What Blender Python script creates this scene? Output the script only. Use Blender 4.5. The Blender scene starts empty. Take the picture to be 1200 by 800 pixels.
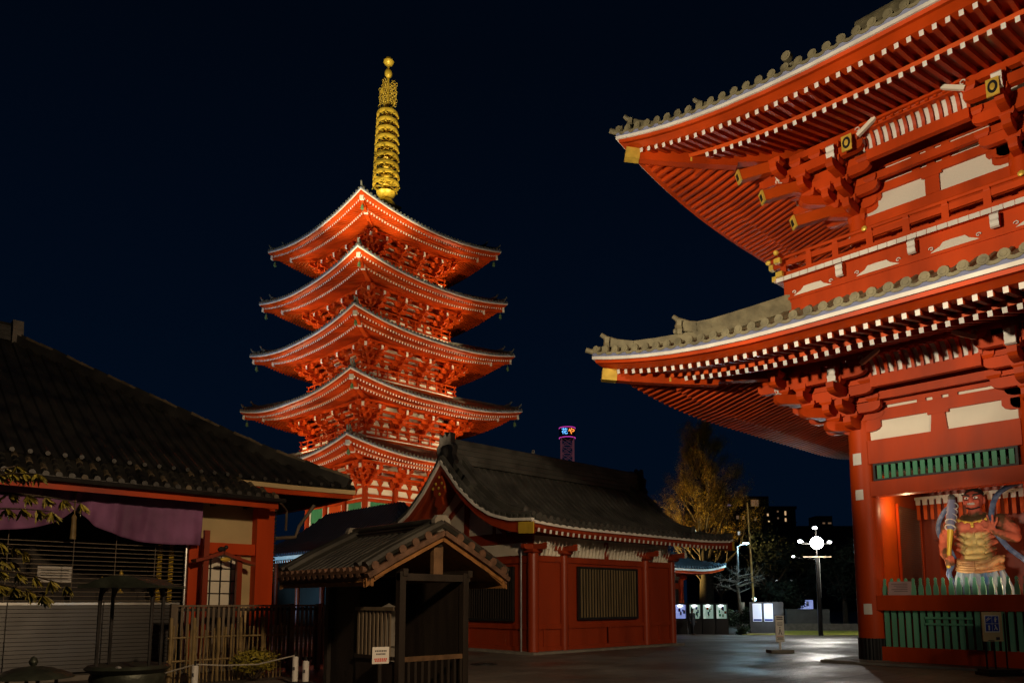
import bpy, bmesh, math, random
from mathutils import Vector, Matrix
random.seed(7)
R_ = math.radians
scene = bpy.context.scene
col = scene.collection

# ------------------------------------------------------------------ camera
# world axes = temple axes: +X runs away to the right, +Y away to the left
TH, PI_, H = R_(46.8), R_(7.0), 1.55
cam_d = bpy.data.cameras.new('camera'); cam = bpy.data.objects.new('camera', cam_d); col.objects.link(cam)
cam.location = (0, 0, H)
cam.rotation_euler = (math.pi/2 + PI_, 0, TH - math.pi/2)
cam_d.sensor_width = 36; cam_d.lens = 36*875/1200; cam_d.shift_y = 197/1200
cam_d.clip_end = 3000; cam_d.clip_start = 0.1
scene.camera = cam

# ------------------------------------------------------------------ sky
world = bpy.data.worlds.new('World'); scene.world = world; world.use_nodes = True
wn = world.node_tree; wn.nodes.clear()
sky = wn.nodes.new('ShaderNodeTexSky'); sky.sky_type = 'NISHITA'; sky.sun_disc = False
sky.sun_elevation = R_(-4.5); sky.sun_rotation = R_(200); sky.air_density = 1.0; sky.dust_density = 0.3; sky.ozone_density = 3.0
wb = wn.nodes.new('ShaderNodeBackground'); wb.inputs[1].default_value = 0.30
wb2 = wn.nodes.new('ShaderNodeBackground'); wb2.inputs[0].default_value = (0.0004, 0.0028, 0.0105, 1); wb2.inputs[1].default_value = 0.8
wb.inputs[1].default_value = 0.04
wtc = wn.nodes.new('ShaderNodeTexCoord'); wsx = wn.nodes.new('ShaderNodeSeparateXYZ'); wrp = wn.nodes.new('ShaderNodeValToRGB')
wrp.color_ramp.elements[0].position = 0.0; wrp.color_ramp.elements[0].color = (0.0007, 0.0039, 0.0112, 1)
wrp.color_ramp.elements[1].position = 0.62; wrp.color_ramp.elements[1].color = (0.0003, 0.0017, 0.0048, 1)
e_ = wrp.color_ramp.elements.new(0.25); e_.color = (0.0005, 0.0033, 0.0100, 1)
wn.links.new(wtc.outputs['Generated'], wsx.inputs[0]); wn.links.new(wsx.outputs['Z'], wrp.inputs[0]); wn.links.new(wrp.outputs[0], wb2.inputs[0]); wb2.inputs[1].default_value = 1.0
wadd = wn.nodes.new('ShaderNodeAddShader')
wo = wn.nodes.new('ShaderNodeOutputWorld')
wn.links.new(sky.outputs[0], wb.inputs[0]); wn.links.new(wb.outputs[0], wadd.inputs[0]); wn.links.new(wb2.outputs[0], wadd.inputs[1])
wn.links.new(wadd.outputs[0], wo.inputs[0])
scene.view_settings.view_transform = 'Standard'; scene.view_settings.look = 'None'
scene.view_settings.exposure = 0.0; scene.view_settings.gamma = 1.0

# ------------------------------------------------------------------ floodlights of the precinct, then added fill spots
def lamp(name, kind, loc, target, watts, colr, size=0.3, angle=60, blend=0.6):
    d = bpy.data.lights.new(name, kind); d.energy = watts; d.color = colr
    if kind in ('SPOT', 'POINT'): d.shadow_soft_size = size
    if kind == 'SPOT': d.spot_size = R_(angle); d.spot_blend = blend
    if kind == 'AREA': d.size = size
    o = bpy.data.objects.new(name, d); col.objects.link(o); o.location = loc
    if target is not None:
        o.rotation_euler = (Vector(target) - Vector(loc)).to_track_quat('-Z', 'Y').to_euler()
    return o
WARM = (1.0, 0.72, 0.42); SOFTW = (1.0, 0.82, 0.6); COOL = (0.62, 0.8, 1.0); ORG = (1.0, 0.55, 0.18)
lamp('gate_flood', 'SPOT', (-5, 9.0, 5.7), (20.0, 7.0, 12.8), 18500, SOFTW, 0.35, 43, 0.6)
lamp('gate_lower_flood', 'SPOT', (2.0, -3.0, 5.0), (20.0, 5.6, 1.0), 520, SOFTW, 0.5, 34, 0.9)
lamp('gate_end_flood', 'SPOT', (14.0, 21.5, 6.5), (20.0, 11.0, 13.5), 1500, WARM, 0.3, 60, 0.8)
lamp('statue_lamp', 'POINT', (20.95, 7.1, 4.0), None, 26, (1.0, 0.66, 0.33), 0.08)
lamp('statue_lamp_front', 'POINT', (20.55, 4.7, 1.95), None, 18, (1.0, 0.74, 0.45), 0.08)
lamp('statue_spot', 'SPOT', (13.5, 4.2, 3.4), (21.3, 5.7, 3.1), 950, (1.0, 0.85, 0.66), 0.15, 24, 0.7)
lamp('statue_uplight', 'SPOT', (20.62, 6.7, 1.85), (21.3, 5.6, 3.3), 60, (1.0, 0.78, 0.5), 0.06, 95, 0.6)
PC = (36.24, 55.76)
for dx, dy, z, w, c, tz, an in [(-25, -3, 0.8, 9000, WARM, 26, 66), (-19, -19, 0.8, 1200, WARM, 26, 66), (-3, -25, 0.8, 9000, WARM, 26, 66), (8, -24, 0.8, 6000, WARM, 26, 66),
                            (-34, -14, 6, 6500, WARM, 30, 40), (-8, -33.5, 5, 9000, WARM, 30, 40), (-36, 2, 5, 20000, COOL, 33, 34)]:
    lamp('pagoda_flood', 'SPOT', (PC[0]+dx, PC[1]+dy, z), (PC[0], PC[1], tz), w, c, 0.4, an, 0.8)
ZR = [5.0, 13.3, 18.4, 23.4, 28.4]; AR = [12.0, 9.42, 8.98, 8.52, 8.05]; AW = [4.45, 4.1, 3.75, 3.38, 3.02]
for t in range(5):          # small floods standing on each roof, as on the real tower
    for u in (4.6, -1.5):
        for sgn in (0, 1):
            q, v = (-AR[t]+1.7, u) if t else (-11.5, u*1.3); p = (q, v) if sgn == 0 else (v, q); tg = (-AW[t]-0.6, u*0.3) if sgn == 0 else (u*0.3, -AW[t]-0.6)
            lamp('pagoda_roof_flood', 'SPOT', (PC[0]+p[0], PC[1]+p[1], ZR[t]+0.55), (PC[0]+tg[0], PC[1]+tg[1], ZR[t]+4.3), (700 if u > 0 else 170)*(2.0 if t == 0 else 1), (1.0, 0.78, 0.44), 0.12, 125, 0.8)
for p in ((-4.6, -0.5), (-0.5, -4.6)): lamp('spire_uplight', 'SPOT', (PC[0]+p[0], PC[1]+p[1], 35.4), (PC[0], PC[1], 44.5), 2200, (1.0, 0.82, 0.42), 0.1, 60, 0.7)
lamp('pagoda_spire_flood', 'SPOT', (PC[0]-25, PC[1]-27, 7.0), (PC[0], PC[1], 46), 120000, (1.0, 0.85, 0.5), 0.4, 20, 0.5)
lamp('plaza_fill', 'SPOT', (7.0, -6.0, 9.0), (19.5, 17.5, 4.0), 5200, (1.0, 0.78, 0.52), 0.4, 50, 0.8)  # added off-frame fill spot that brightens the middle hall
lamp('hut_fill', 'SPOT', (8.2, 8.1, 3.7), (7.95, 10.2, 2.65), 30, (1.0, 0.66, 0.33), 0.12, 60, 0.8)  # added spot in mid-air, warms the hut's bargeboards
lamp('left_fill', 'SPOT', (4.2, 1.0, 6.2), (6.2, 17.0, 2.5), 3000, (1.0, 0.7, 0.42), 0.3, 100, 0.8)  # added off-frame fill spot for the front of the left hall
lamp('shutter_fill', 'SPOT', (7.9, 0.6, 2.9), (3.9, 17.4, 1.0), 150, (0.8, 0.92, 1.0), 0.3, 7, 0.9)  # added unseen spot, placed so the shutters mirror a bright patch
# ------------------------------------------------------------------ materials
MATS = {}
def mat(name, c, rough=0.55, var=0.12, scale=3.0, metal=0.0, bump=0.0, emit=None, estr=0.0, spec=0.4, streak=False, c2=None):
    m = bpy.data.materials.new(name); m.use_nodes = True; nt = m.node_tree; b = nt.nodes['Principled BSDF']
    b.inputs['Roughness'].default_value = rough; b.inputs['Metallic'].default_value = metal
    b.inputs['Specular IOR Level'].default_value = spec
    if emit:
        b.inputs['Emission Color'].default_value = (*emit, 1); b.inputs['Emission Strength'].default_value = estr
        b.inputs['Base Color'].default_value = (*c, 1)
    else:
        tc = nt.nodes.new('ShaderNodeTexCoord'); mp = nt.nodes.new('ShaderNodeMapping')
        if streak: mp.inputs['Scale'].default_value = (1, 1, 0.15)
        nz = nt.nodes.new('ShaderNodeTexNoise'); nz.inputs['Scale'].default_value = scale; nz.inputs['Detail'].default_value = 6
        rp = nt.nodes.new('ShaderNodeValToRGB')
        rp.color_ramp.elements[0].position = 0.3; rp.color_ramp.elements[1].position = 0.7
        cc = c2 or tuple(x*(1+var) for x in c)
        rp.color_ramp.elements[0].color = (*[x*(1-var) for x in c], 1); rp.color_ramp.elements[1].color = (*cc, 1)
        nt.links.new(tc.outputs['Object'], mp.inputs[0]); nt.links.new(mp.outputs[0], nz.inputs['Vector'])
        nt.links.new(nz.outputs['Fac'], rp.inputs[0]); nt.links.new(rp.outputs[0], b.inputs['Base Color'])
        mr = nt.nodes.new('ShaderNodeMapRange'); mr.inputs[3].default_value = max(0.05, rough-0.1); mr.inputs[4].default_value = min(1, rough+0.12)
        nt.links.new(nz.outputs['Fac'], mr.inputs[0]); nt.links.new(mr.outputs[0], b.inputs['Roughness'])
        if bump:
            n2 = nt.nodes.new('ShaderNodeTexNoise'); n2.inputs['Scale'].default_value = scale*6; n2.inputs['Detail'].default_value = 5
            bp = nt.nodes.new('ShaderNodeBump'); bp.inputs['Strength'].default_value = bump; bp.inputs['Distance'].default_value = 0.02
            nt.links.new(tc.outputs['Object'], n2.inputs['Vector']); nt.links.new(n2.outputs['Fac'], bp.inputs['Height']); nt.links.new(bp.outputs[0], b.inputs['Normal'])
    MATS[name] = m
    return m
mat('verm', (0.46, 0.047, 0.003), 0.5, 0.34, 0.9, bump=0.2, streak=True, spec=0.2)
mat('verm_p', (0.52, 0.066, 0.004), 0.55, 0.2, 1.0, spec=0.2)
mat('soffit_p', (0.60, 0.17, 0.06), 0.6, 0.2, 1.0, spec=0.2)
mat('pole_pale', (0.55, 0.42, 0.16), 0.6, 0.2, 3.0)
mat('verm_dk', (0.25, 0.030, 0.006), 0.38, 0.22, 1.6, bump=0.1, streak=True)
mat('white', (0.66, 0.63, 0.56), 0.6, 0.16, 2.0, bump=0.1)
mat('plaster', (0.74, 0.69, 0.56), 0.8, 0.10, 0.9, bump=0.15)
mat('net', (0.64, 0.60, 0.5), 0.8, 0.05, 40.0)
mat('bluegrey', (0.17, 0.19, 0.30), 0.6, 0.1)
mat('gtile', (0.165, 0.145, 0.082), 0.55, 0.4, 3.0, bump=0.4)
mat('ptile', (0.12, 0.12, 0.10), 0.5, 0.2, 2.0)
mat('dtile', (0.058, 0.057, 0.049), 0.42, 0.45, 1.6, bump=0.3)
mat('ltile', (0.022, 0.021, 0.017), 0.45, 0.6, 1.6, bump=0.3)
mat('dtile_l', (0.11, 0.085, 0.05), 0.6, 0.5, 3.0, bump=0.3)
mat('gold', (0.70, 0.47, 0.07), 0.35, 0.2, 4.0, metal=0.3)
mat('goldpaint', (0.62, 0.42, 0.045), 0.4, 0.2, 2.0, metal=0.25)
mat('black', (0.008, 0.008, 0.008), 0.5, 0.1)
mat('iron', (0.014, 0.013, 0.012), 0.4, 0.3, 5.0, bump=0.2)
mat('bronze', (0.03, 0.035, 0.025), 0.45, 0.4, 6.0, metal=0.5, bump=0.2)
mat('green', (0.045, 0.25, 0.125), 0.5, 0.18, 3.0, bump=0.1, streak=True)
mat('green_pale', (0.16, 0.48, 0.29), 0.55, 0.2, 3.0, bump=0.1, streak=True)
mat('dkwood', (0.017, 0.012, 0.008), 0.6, 0.35, 5.0, bump=0.3, streak=True)
mat('wood', (0.12, 0.066, 0.03), 0.65, 0.35, 4.0, bump=0.3)
mat('bamboo', (0.20, 0.14, 0.055), 0.5, 0.35, 5.0, bump=0.1)
mat('barwood', (0.17, 0.125, 0.06), 0.5, 0.3, 5.0, streak=True)
mat('redtile', (0.10, 0.052, 0.03), 0.6, 0.4, 8.0, bump=0.2)
mat('barge_wood', (0.20, 0.09, 0.025), 0.55, 0.35, 6.0, bump=0.2)
mat('leaf_far', (0.010, 0.018, 0.008), 0.8, 0.5, 2.0)
mat('slat', (0.13, 0.10, 0.065), 0.6, 0.4, 3.0, bump=0.2, streak=True)
mat('stone', (0.16, 0.145, 0.12), 0.75, 0.25, 4.0, bump=0.3)
mat('ochre', (0.52, 0.40, 0.20), 0.85, 0.1, 1.5, bump=0.15)
mat('purple', (0.22, 0.09, 0.20), 0.75, 0.35, 1.5, bump=0.15)
mat('steel', (0.45, 0.45, 0.43), 0.32, 0.1, 3.0, metal=0.8)
mat('shutter', (0.03, 0.028, 0.025), 0.4, 0.15, 2.0, spec=0.35)
mat('paper', (0.62, 0.6, 0.55), 0.7, 0.06)
mat('paper_pink', (0.5, 0.33, 0.32), 0.7, 0.1)
mat('ink', (0.05, 0.05, 0.055), 0.8, 0.1)
mat('redink', (0.55, 0.05, 0.03), 0.7, 0.1)
mat('blueink', (0.02, 0.05, 0.32), 0.5, 0.1)
mat('shoji', (0.78, 0.74, 0.6), 0.8, 0.05)
mat('bark', (0.045, 0.032, 0.02), 0.9, 0.4, 6.0, bump=0.5)
mat('palebark', (0.17, 0.17, 0.14), 0.8, 0.3, 6.0, bump=0.3)
mat('ginkgo_leaf', (0.38, 0.25, 0.03), 0.6, 0.4, 2.0)
mat('leaf', (0.24, 0.20, 0.025), 0.45, 0.5, 4.0)
mat('leaf_dk', (0.022, 0.05, 0.02), 0.6, 0.5, 2.0)
mat('grass', (0.22, 0.22, 0.02), 0.9, 0.4, 8.0, bump=0.5)
mat('concrete', (0.09, 0.09, 0.085), 0.8, 0.2, 2.0)
mat('bldg', (0.02, 0.021, 0.025), 0.8, 0.2, 0.2)
mat('rope', (0.35, 0.32, 0.26), 0.8, 0.1)
mat('skirt_blue', (0.03, 0.11, 0.28), 0.6, 0.3, 7.0, c2=(0.30, 0.36, 0.36), streak=True)
mat('scarf', (0.05, 0.09, 0.22), 0.8, 0.4, 6.0, bump=0.5, c2=(0.16, 0.2, 0.3), spec=0.15)
mat('flesh_red', (0.48, 0.09, 0.05), 0.5, 0.3, 5.0, c2=(0.55, 0.18, 0.09))
mat('hair', (0.03, 0.022, 0.018), 0.7, 0.3)
mat('coat', (0.022, 0.024, 0.03), 0.8, 0.2)
mat('skin', (0.4, 0.24, 0.17), 0.6, 0.1)
mat('lampglow', (1, 1, 1), emit=(1.0, 0.97, 0.9), estr=60)
mat('lampglow_small', (1, 1, 1), emit=(0.9, 0.97, 1.0), estr=9)
mat('cyanglow', (1, 1, 1), emit=(0.55, 0.9, 1.0), estr=10)
mat('win_warm', (1, 1, 1), emit=(1.0, 0.62, 0.3), estr=0.55)
mat('win_white', (1, 1, 1), emit=(0.9, 0.95, 1.0), estr=0.6)
mat('win_dim', (1, 1, 1), emit=(1.0, 0.55, 0.25), estr=0.1)
mat('blue_led', (1, 1, 1), emit=(0.1, 0.25, 1.0), estr=2.2)
mat('neon_blue', (0, 0, 0), emit=(0.12, 0.45, 1.0), estr=2.2)
mat('neon_orange', (0, 0, 0), emit=(1.0, 0.28, 0.04), estr=2.2)
mat('neon_magenta', (0, 0, 0), emit=(0.75, 0.06, 0.55), estr=0.8)
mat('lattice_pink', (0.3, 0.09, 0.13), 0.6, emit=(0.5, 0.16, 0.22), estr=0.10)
mat('screen', (1, 1, 1), emit=(0.55, 0.85, 0.68), estr=0.32)
mat('screen_blue', (1, 1, 1), emit=(0.35, 0.45, 1.0), estr=0.55)
mat('screen_white', (1, 1, 1), emit=(0.62, 0.75, 1.0), estr=0.5)
mat('glass', (0.02, 0.02, 0.02), 0.1, 0.05, spec=0.8)

def ribs_mat():      # torso paint: pink upper chest, ochre belly, dark shoulder band, brown-mottled sides
    m = bpy.data.materials.new('torso_paint'); m.use_nodes = True; nt = m.node_tree; b = nt.nodes['Principled BSDF']; b.inputs['Roughness'].default_value = 0.7; b.inputs['Specular IOR Level'].default_value = 0.25
    n9 = nt.nodes.new('ShaderNodeTexNoise'); n9.inputs['Scale'].default_value = 26; n9.inputs['Detail'].default_value = 8; b9 = nt.nodes.new('ShaderNodeBump'); b9.inputs['Strength'].default_value = 0.6; b9.inputs['Distance'].default_value = 0.02; nt.links.new(n9.outputs['Fac'], b9.inputs['Height']); nt.links.new(b9.outputs[0], b.inputs['Normal'])
    tc = nt.nodes.new('ShaderNodeTexCoord'); sx = nt.nodes.new('ShaderNodeSeparateXYZ')
    nz = nt.nodes.new('ShaderNodeTexNoise'); nz.inputs['Scale'].default_value = 9; nz.inputs['Detail'].default_value = 5
    rp = nt.nodes.new('ShaderNodeValToRGB'); mr = nt.nodes.new('ShaderNodeMapRange')
    ad = nt.nodes.new('ShaderNodeMath'); ad.operation = 'MULTIPLY_ADD'; ad.inputs[1].default_value = 0.18
    nt.links.new(tc.outputs['Object'], sx.inputs[0]); nt.links.new(tc.outputs['Object'], nz.inputs['Vector'])
    nt.links.new(nz.outputs['Fac'], ad.inputs[0]); nt.links.new(sx.outputs['Z'], ad.inputs[2])
    mr.inputs[1].default_value = 0.0; mr.inputs[2].default_value = 3.6
    nt.links.new(ad.outputs[0], mr.inputs[0]); nt.links.new(mr.outputs[0], rp.inputs[0])
    cr = rp.color_ramp; E_ = cr.elements
    E_[0].position = 0; E_[0].color = (0.40, 0.26, 0.10, 1); E_[1].position = 1; E_[1].color = (0.50, 0.10, 0.06, 1)
    for p, c in ((0.30, (0.42, 0.29, 0.10)), (0.545, (0.55, 0.43, 0.17)), (0.57, (0.58, 0.16, 0.09)), (0.64, (0.55, 0.13, 0.08)), (0.655, (0.07, 0.04, 0.015)), (0.705, (0.07, 0.04, 0.015)), (0.73, (0.50, 0.10, 0.06))):
        e = cr.elements.new(p); e.color = (*c, 1)
    ab = nt.nodes.new('ShaderNodeMath'); ab.operation = 'ABSOLUTE'; gt = nt.nodes.new('ShaderNodeMapRange'); gt.inputs[1].default_value = 0.27; gt.inputs[2].default_value = 0.40
    r2 = nt.nodes.new('ShaderNodeValToRGB'); r2.color_ramp.elements[0].position = 0.42; r2.color_ramp.elements[0].color = (0.11, 0.05, 0.02, 1); r2.color_ramp.elements[1].position = 0.55; r2.color_ramp.elements[1].color = (0.52, 0.13, 0.07, 1)
    mx = nt.nodes.new('ShaderNodeMixRGB'); nz3 = nt.nodes.new('ShaderNodeTexNoise'); nz3.inputs['Scale'].default_value = 3.5
    nt.links.new(tc.outputs['Object'], nz3.inputs['Vector']); nt.links.new(nz3.outputs['Fac'], r2.inputs[0])
    nt.links.new(sx.outputs['Y'], ab.inputs[0]); nt.links.new(ab.outputs[0], gt.inputs[0]); nt.links.new(gt.outputs[0], mx.inputs[0]); nt.links.new(rp.outputs[0], mx.inputs[1]); nt.links.new(r2.outputs[0], mx.inputs[2])
    nt.links.new(mx.outputs[0], b.inputs['Base Color']); MATS['torso_paint'] = m
ribs_mat()

# ------------------------------------------------------------------ mesh helpers
class MB:
    def __init__(s): s.v = []; s.f = []; s.m = []; s.names = []
    def mi(s, n):
        if n not in s.names: s.names.append(n)
        return s.names.index(n)
    def add(s, vs, fs, m):
        b = len(s.v); s.v += [tuple(p) for p in vs]; k = s.mi(m)
        for i, f in enumerate(fs): s.f.append([b+j for j in f]); s.m.append(k)
    def box(s, c, size, m, rz=0.0):
        x, y, z = size[0]/2, size[1]/2, size[2]/2; cs, sn = math.cos(rz), math.sin(rz); vs = []
        for dz in (-z, z):
            for dx, dy in ((-x, -y), (x, -y), (x, y), (-x, y)): vs.append((c[0]+dx*cs-dy*sn, c[1]+dx*sn+dy*cs, c[2]+dz))
        s.add(vs, [(3, 2, 1, 0), (4, 5, 6, 7), (0, 1, 5, 4), (1, 2, 6, 5), (2, 3, 7, 6), (3, 0, 4, 7)], m)
    def b2(s, a, b, m): s.box([(a[i]+b[i])/2 for i in range(3)], [abs(b[i]-a[i]) for i in range(3)], m)
    def beam(s, p0, p1, w, h, m, end=None, upv=(0, 0, 1)):
        p0, p1 = Vector(p0), Vector(p1); d = (p1-p0).normalized(); r = d.cross(Vector(upv))
        if r.length < 1e-6: r = Vector((1, 0, 0))
        r.normalize(); u = r.cross(d); vs = []
        for p in (p0, p1):
            for a, b in ((-1, -1), (1, -1), (1, 1), (-1, 1)): vs.append(p + r*a*w/2 + u*b*h/2)
        s.add(vs, [(0, 1, 5, 4), (1, 2, 6, 5), (2, 3, 7, 6), (3, 0, 4, 7), (4, 5, 6, 7)], m)
        s.add(vs[:4], [(3, 2, 1, 0)], end or m)
    def tube(s, pts, rs, m, n=8, caps=True):
        pts = [Vector(p) for p in pts]
        if not isinstance(rs, (list, tuple)): rs = [rs]*len(pts)
        ref = None; vs = []
        for i, p in enumerate(pts):
            t = (pts[min(i+1, len(pts)-1)] - pts[max(i-1, 0)])
            if t.length < 1e-9: t = Vector((0, 0, 1))
            t.normalize()
            if ref is None: ref = Vector((1, 0, 0)) if abs(t.x) < 0.9 else Vector((0, 1, 0))
            a = t.cross(ref)
            if a.length < 1e-6: a = t.cross(Vector((0, 1, 0.1)))
            a.normalize(); b = t.cross(a).normalized(); ref = b.cross(t) if b.cross(t).length > 1e-6 else ref
            ref = -ref if ref.dot(a.cross(t)) < 0 else ref
            ref = a.cross(t)
            for k in range(n):
                an = 2*math.pi*k/n; vs.append(p + (a*math.cos(an) + b*math.sin(an))*rs[i])
        fs = []
        for i in range(len(pts)-1):
            for k in range(n):
                k2 = (k+1) % n; fs.append((i*n+k, i*n+k2, (i+1)*n+k2, (i+1)*n+k))
        if caps: fs.append(tuple(reversed(range(n)))); fs.append(tuple((len(pts)-1)*n+k for k in range(n)))
        s.add(vs, fs, m)
    def cyl(s, p0, p1, r0, m, r1=None, n=16): s.tube([p0, p1], [r0, r1 if r1 is not None else r0], m, n)
    def lathe(s, prof, c, m, n=24, sx=1, sy=1):
        vs = []
        for r, z in prof:
            for k in range(n): a = 2*math.pi*k/n; vs.append((c[0]+r*math.cos(a)*sx, c[1]+r*math.sin(a)*sy, c[2]+z))
        fs = [(i*n+k, i*n+(k+1) % n, (i+1)*n+(k+1) % n, (i+1)*n+k) for i in range(len(prof)-1) for k in range(n)]
        fs.append(tuple(reversed(range(n)))); fs.append(tuple((len(prof)-1)*n+k for k in range(n)))
        s.add(vs, fs, m)
    def prism(s, poly, o, au, av, aw, th, m, face=None):   # polygon (u,v) extruded th along aw, centred
        o, au, av, aw = Vector(o), Vector(au), Vector(av), Vector(aw); n = len(poly); vs = []
        for k in (-.5, .5):
            for u, v in poly: vs.append(o + au*u + av*v + aw*th*k)
        s.add(vs, [(i, (i+1) % n, n+(i+1) % n, n+i) for i in range(n)], m)
        s.add(vs, [tuple(reversed(range(n))), tuple(range(n, 2*n))], face or m)
    def ell(s, c, r, m, n=10, k=7):
        vs = []; fs = []
        for i in range(k+1):
            ph = math.pi*i/k
            for j in range(n): a = 2*math.pi*j/n; vs.append((c[0]+r[0]*math.sin(ph)*math.cos(a), c[1]+r[1]*math.sin(ph)*math.sin(a), c[2]+r[2]*math.cos(ph)))
        for i in range(k):
            for j in range(n): fs.append((i*n+j, (i+1)*n+j, (i+1)*n+(j+1) % n, i*n+(j+1) % n))
        s.add(vs, fs, m)
    def mesh(s, name):
        me = bpy.data.meshes.new(name); me.from_pydata(s.v, [], s.f); pass
        for n in s.names: me.materials.append(MATS[n])
        if len(me.polygons) == len(s.m): me.polygons.foreach_set('material_index', s.m)
        me.update(); return me
    def build(s, name, parent=None, smooth=False, loc=None, kind=None, label=None, fix=True):
        me = s.mesh(name)
        if fix:
            bm = bmesh.new(); bm.from_mesh(me); bmesh.ops.recalc_face_normals(bm, faces=bm.faces[:]); bm.to_mesh(me); bm.free()
        if smooth:
            me.polygons.foreach_set('use_smooth', [True]*len(me.polygons)); 
            try: me.set_sharp_from_angle(angle=R_(40))
            except Exception: pass
        o = bpy.data.objects.new(name, me); col.objects.link(o); o.parent = parent
        if loc: o.location = loc
        if kind: o['kind'] = kind
        if label: o['label'] = label
        return o
def place(name, me, parent, loc=(0, 0, 0), rz=0.0):
    o = bpy.data.objects.new(name, me); col.objects.link(o); o.parent = parent; o.location = loc; o.rotation_euler = (0, 0, rz); return o
def thing(name, label, cat, loc=(0, 0, 0), rz=0.0, group=None):
    o = bpy.data.objects.new(name, None); col.objects.link(o); o.empty_display_size = 0.3
    o.location = loc; o.rotation_euler = (0, 0, rz); o['label'] = label; o['category'] = cat
    if group: o['group'] = group
    return o
def tag(o, label, cat, group=None):
    o['label'] = label; o['category'] = cat
    if group: o['group'] = group
    return o
def dup(root, loc, rz=None, label=None):
    r = root.copy(); col.objects.link(r); r.location = loc
    if rz is not None: r.rotation_euler = (0, 0, rz)
    if label: r['label'] = label
    for ch in list(root.children):
        c = ch.copy(); col.objects.link(c); c.parent = r; c.matrix_parent_inverse = ch.matrix_parent_inverse.copy()
        for g in list(ch.children):
            d = g.copy(); col.objects.link(d); d.parent = c
    return r
def text_mesh(name, body, size, m, parent, loc, rot, ext=0.004, align='CENTER'):
    cu = bpy.data.curves.new(name, 'FONT'); cu.body = body; cu.size = size; cu.extrude = ext; cu.align_x = align; cu.align_y = 'CENTER'
    t = bpy.data.objects.new('tmp', cu); col.objects.link(t)
    dg = bpy.context.evaluated_depsgraph_get(); me = bpy.data.meshes.new_from_object(t.evaluated_get(dg))
    me.name = name; me.materials.clear(); me.materials.append(MATS[m]); bpy.data.objects.remove(t); bpy.data.curves.remove(cu)
    o = bpy.data.objects.new(name, me); col.objects.link(o); o.parent = parent; o.location = loc; o.rotation_euler = rot
    return o
FACE_MX = (math.pi/2, 0, -math.pi/2)      # text lying on a face that looks towards -X
# ground height: the plaza drops slightly beyond the gate
def gdist(x, y): return x*math.cos(TH) + y*math.sin(TH)
def gz(x, y):
    t = min(1, max(0, (gdist(x, y) - 29)/14)); return -0.42*t*t*(3-2*t)
def at(xp, d, z=None):                    # a spot d metres ahead at the bearing of photo column xp (level ray)
    s = (xp-600)/(875/math.cos(PI_)) * d
    x = math.cos(TH)*d + math.sin(TH)*s; y = math.sin(TH)*d - math.cos(TH)*s
    return Vector((x, y, gz(x, y) if z is None else z))
YAW = TH - math.pi/2                      # an object's -Y side turned by YAW looks back along the view direction

# ------------------------------------------------------------------ eaves and roofs
class Roof:
    def __init__(s, x0, x1, y0, y1, z0, lift=0.7, LR=6, LP=2.3):
        s.x0, s.x1, s.y0, s.y1, s.z0, s.lift, s.LR, s.LP = x0, x1, y0, y1, z0, lift, LR, LP
    def rng(s, side): return (s.y0, s.y1) if side in ('xm', 'xp') else (s.x0, s.x1)
    def L(s, d): return s.lift*max(0.0, 1-max(d, 0)/s.LR)**s.LP
    def P(s, side, u, a, z):
        lo, hi = s.rng(side); zz = s.z0 + z + s.L(min(u-lo, hi-u))
        return {'xm': (s.x0+a, u, zz), 'xp': (s.x1-a, u, zz), 'ym': (u, s.y0+a, zz), 'yp': (u, s.y1-a, zz)}[side]
    def skirt(s, mb, prof, m, sides=('xm', 'xp', 'ym', 'yp'), n=28, closed=False):
        for side in sides:
            lo, hi = s.rng(side); c, h = (lo+hi)/2, (hi-lo)/2; vs = []
            T = []
            for i in range(n+1):
                q = -1+2*i/n; T.append(math.copysign(1-(1-abs(q))**1.7, q))
            pr = list(prof) + ([prof[0]] if closed else [])
            for a, z in pr:
                for t in T: vs.append(s.P(side, c + max(h-a, 0)*t, a, z))
            N = n+1
            mb.add(vs, [(i*N+j, i*N+j+1, (i+1)*N+j+1, (i+1)*N+j) for i in range(len(pr)-1) for j in range(n)], m)
def interp(prof, a):
    for (a0, z0), (a1, z1) in zip(prof, prof[1:]):
        if a <= a1: return z0 + (z1-z0)*(a-a0)/(a1-a0)
    return prof[-1][1]
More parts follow.
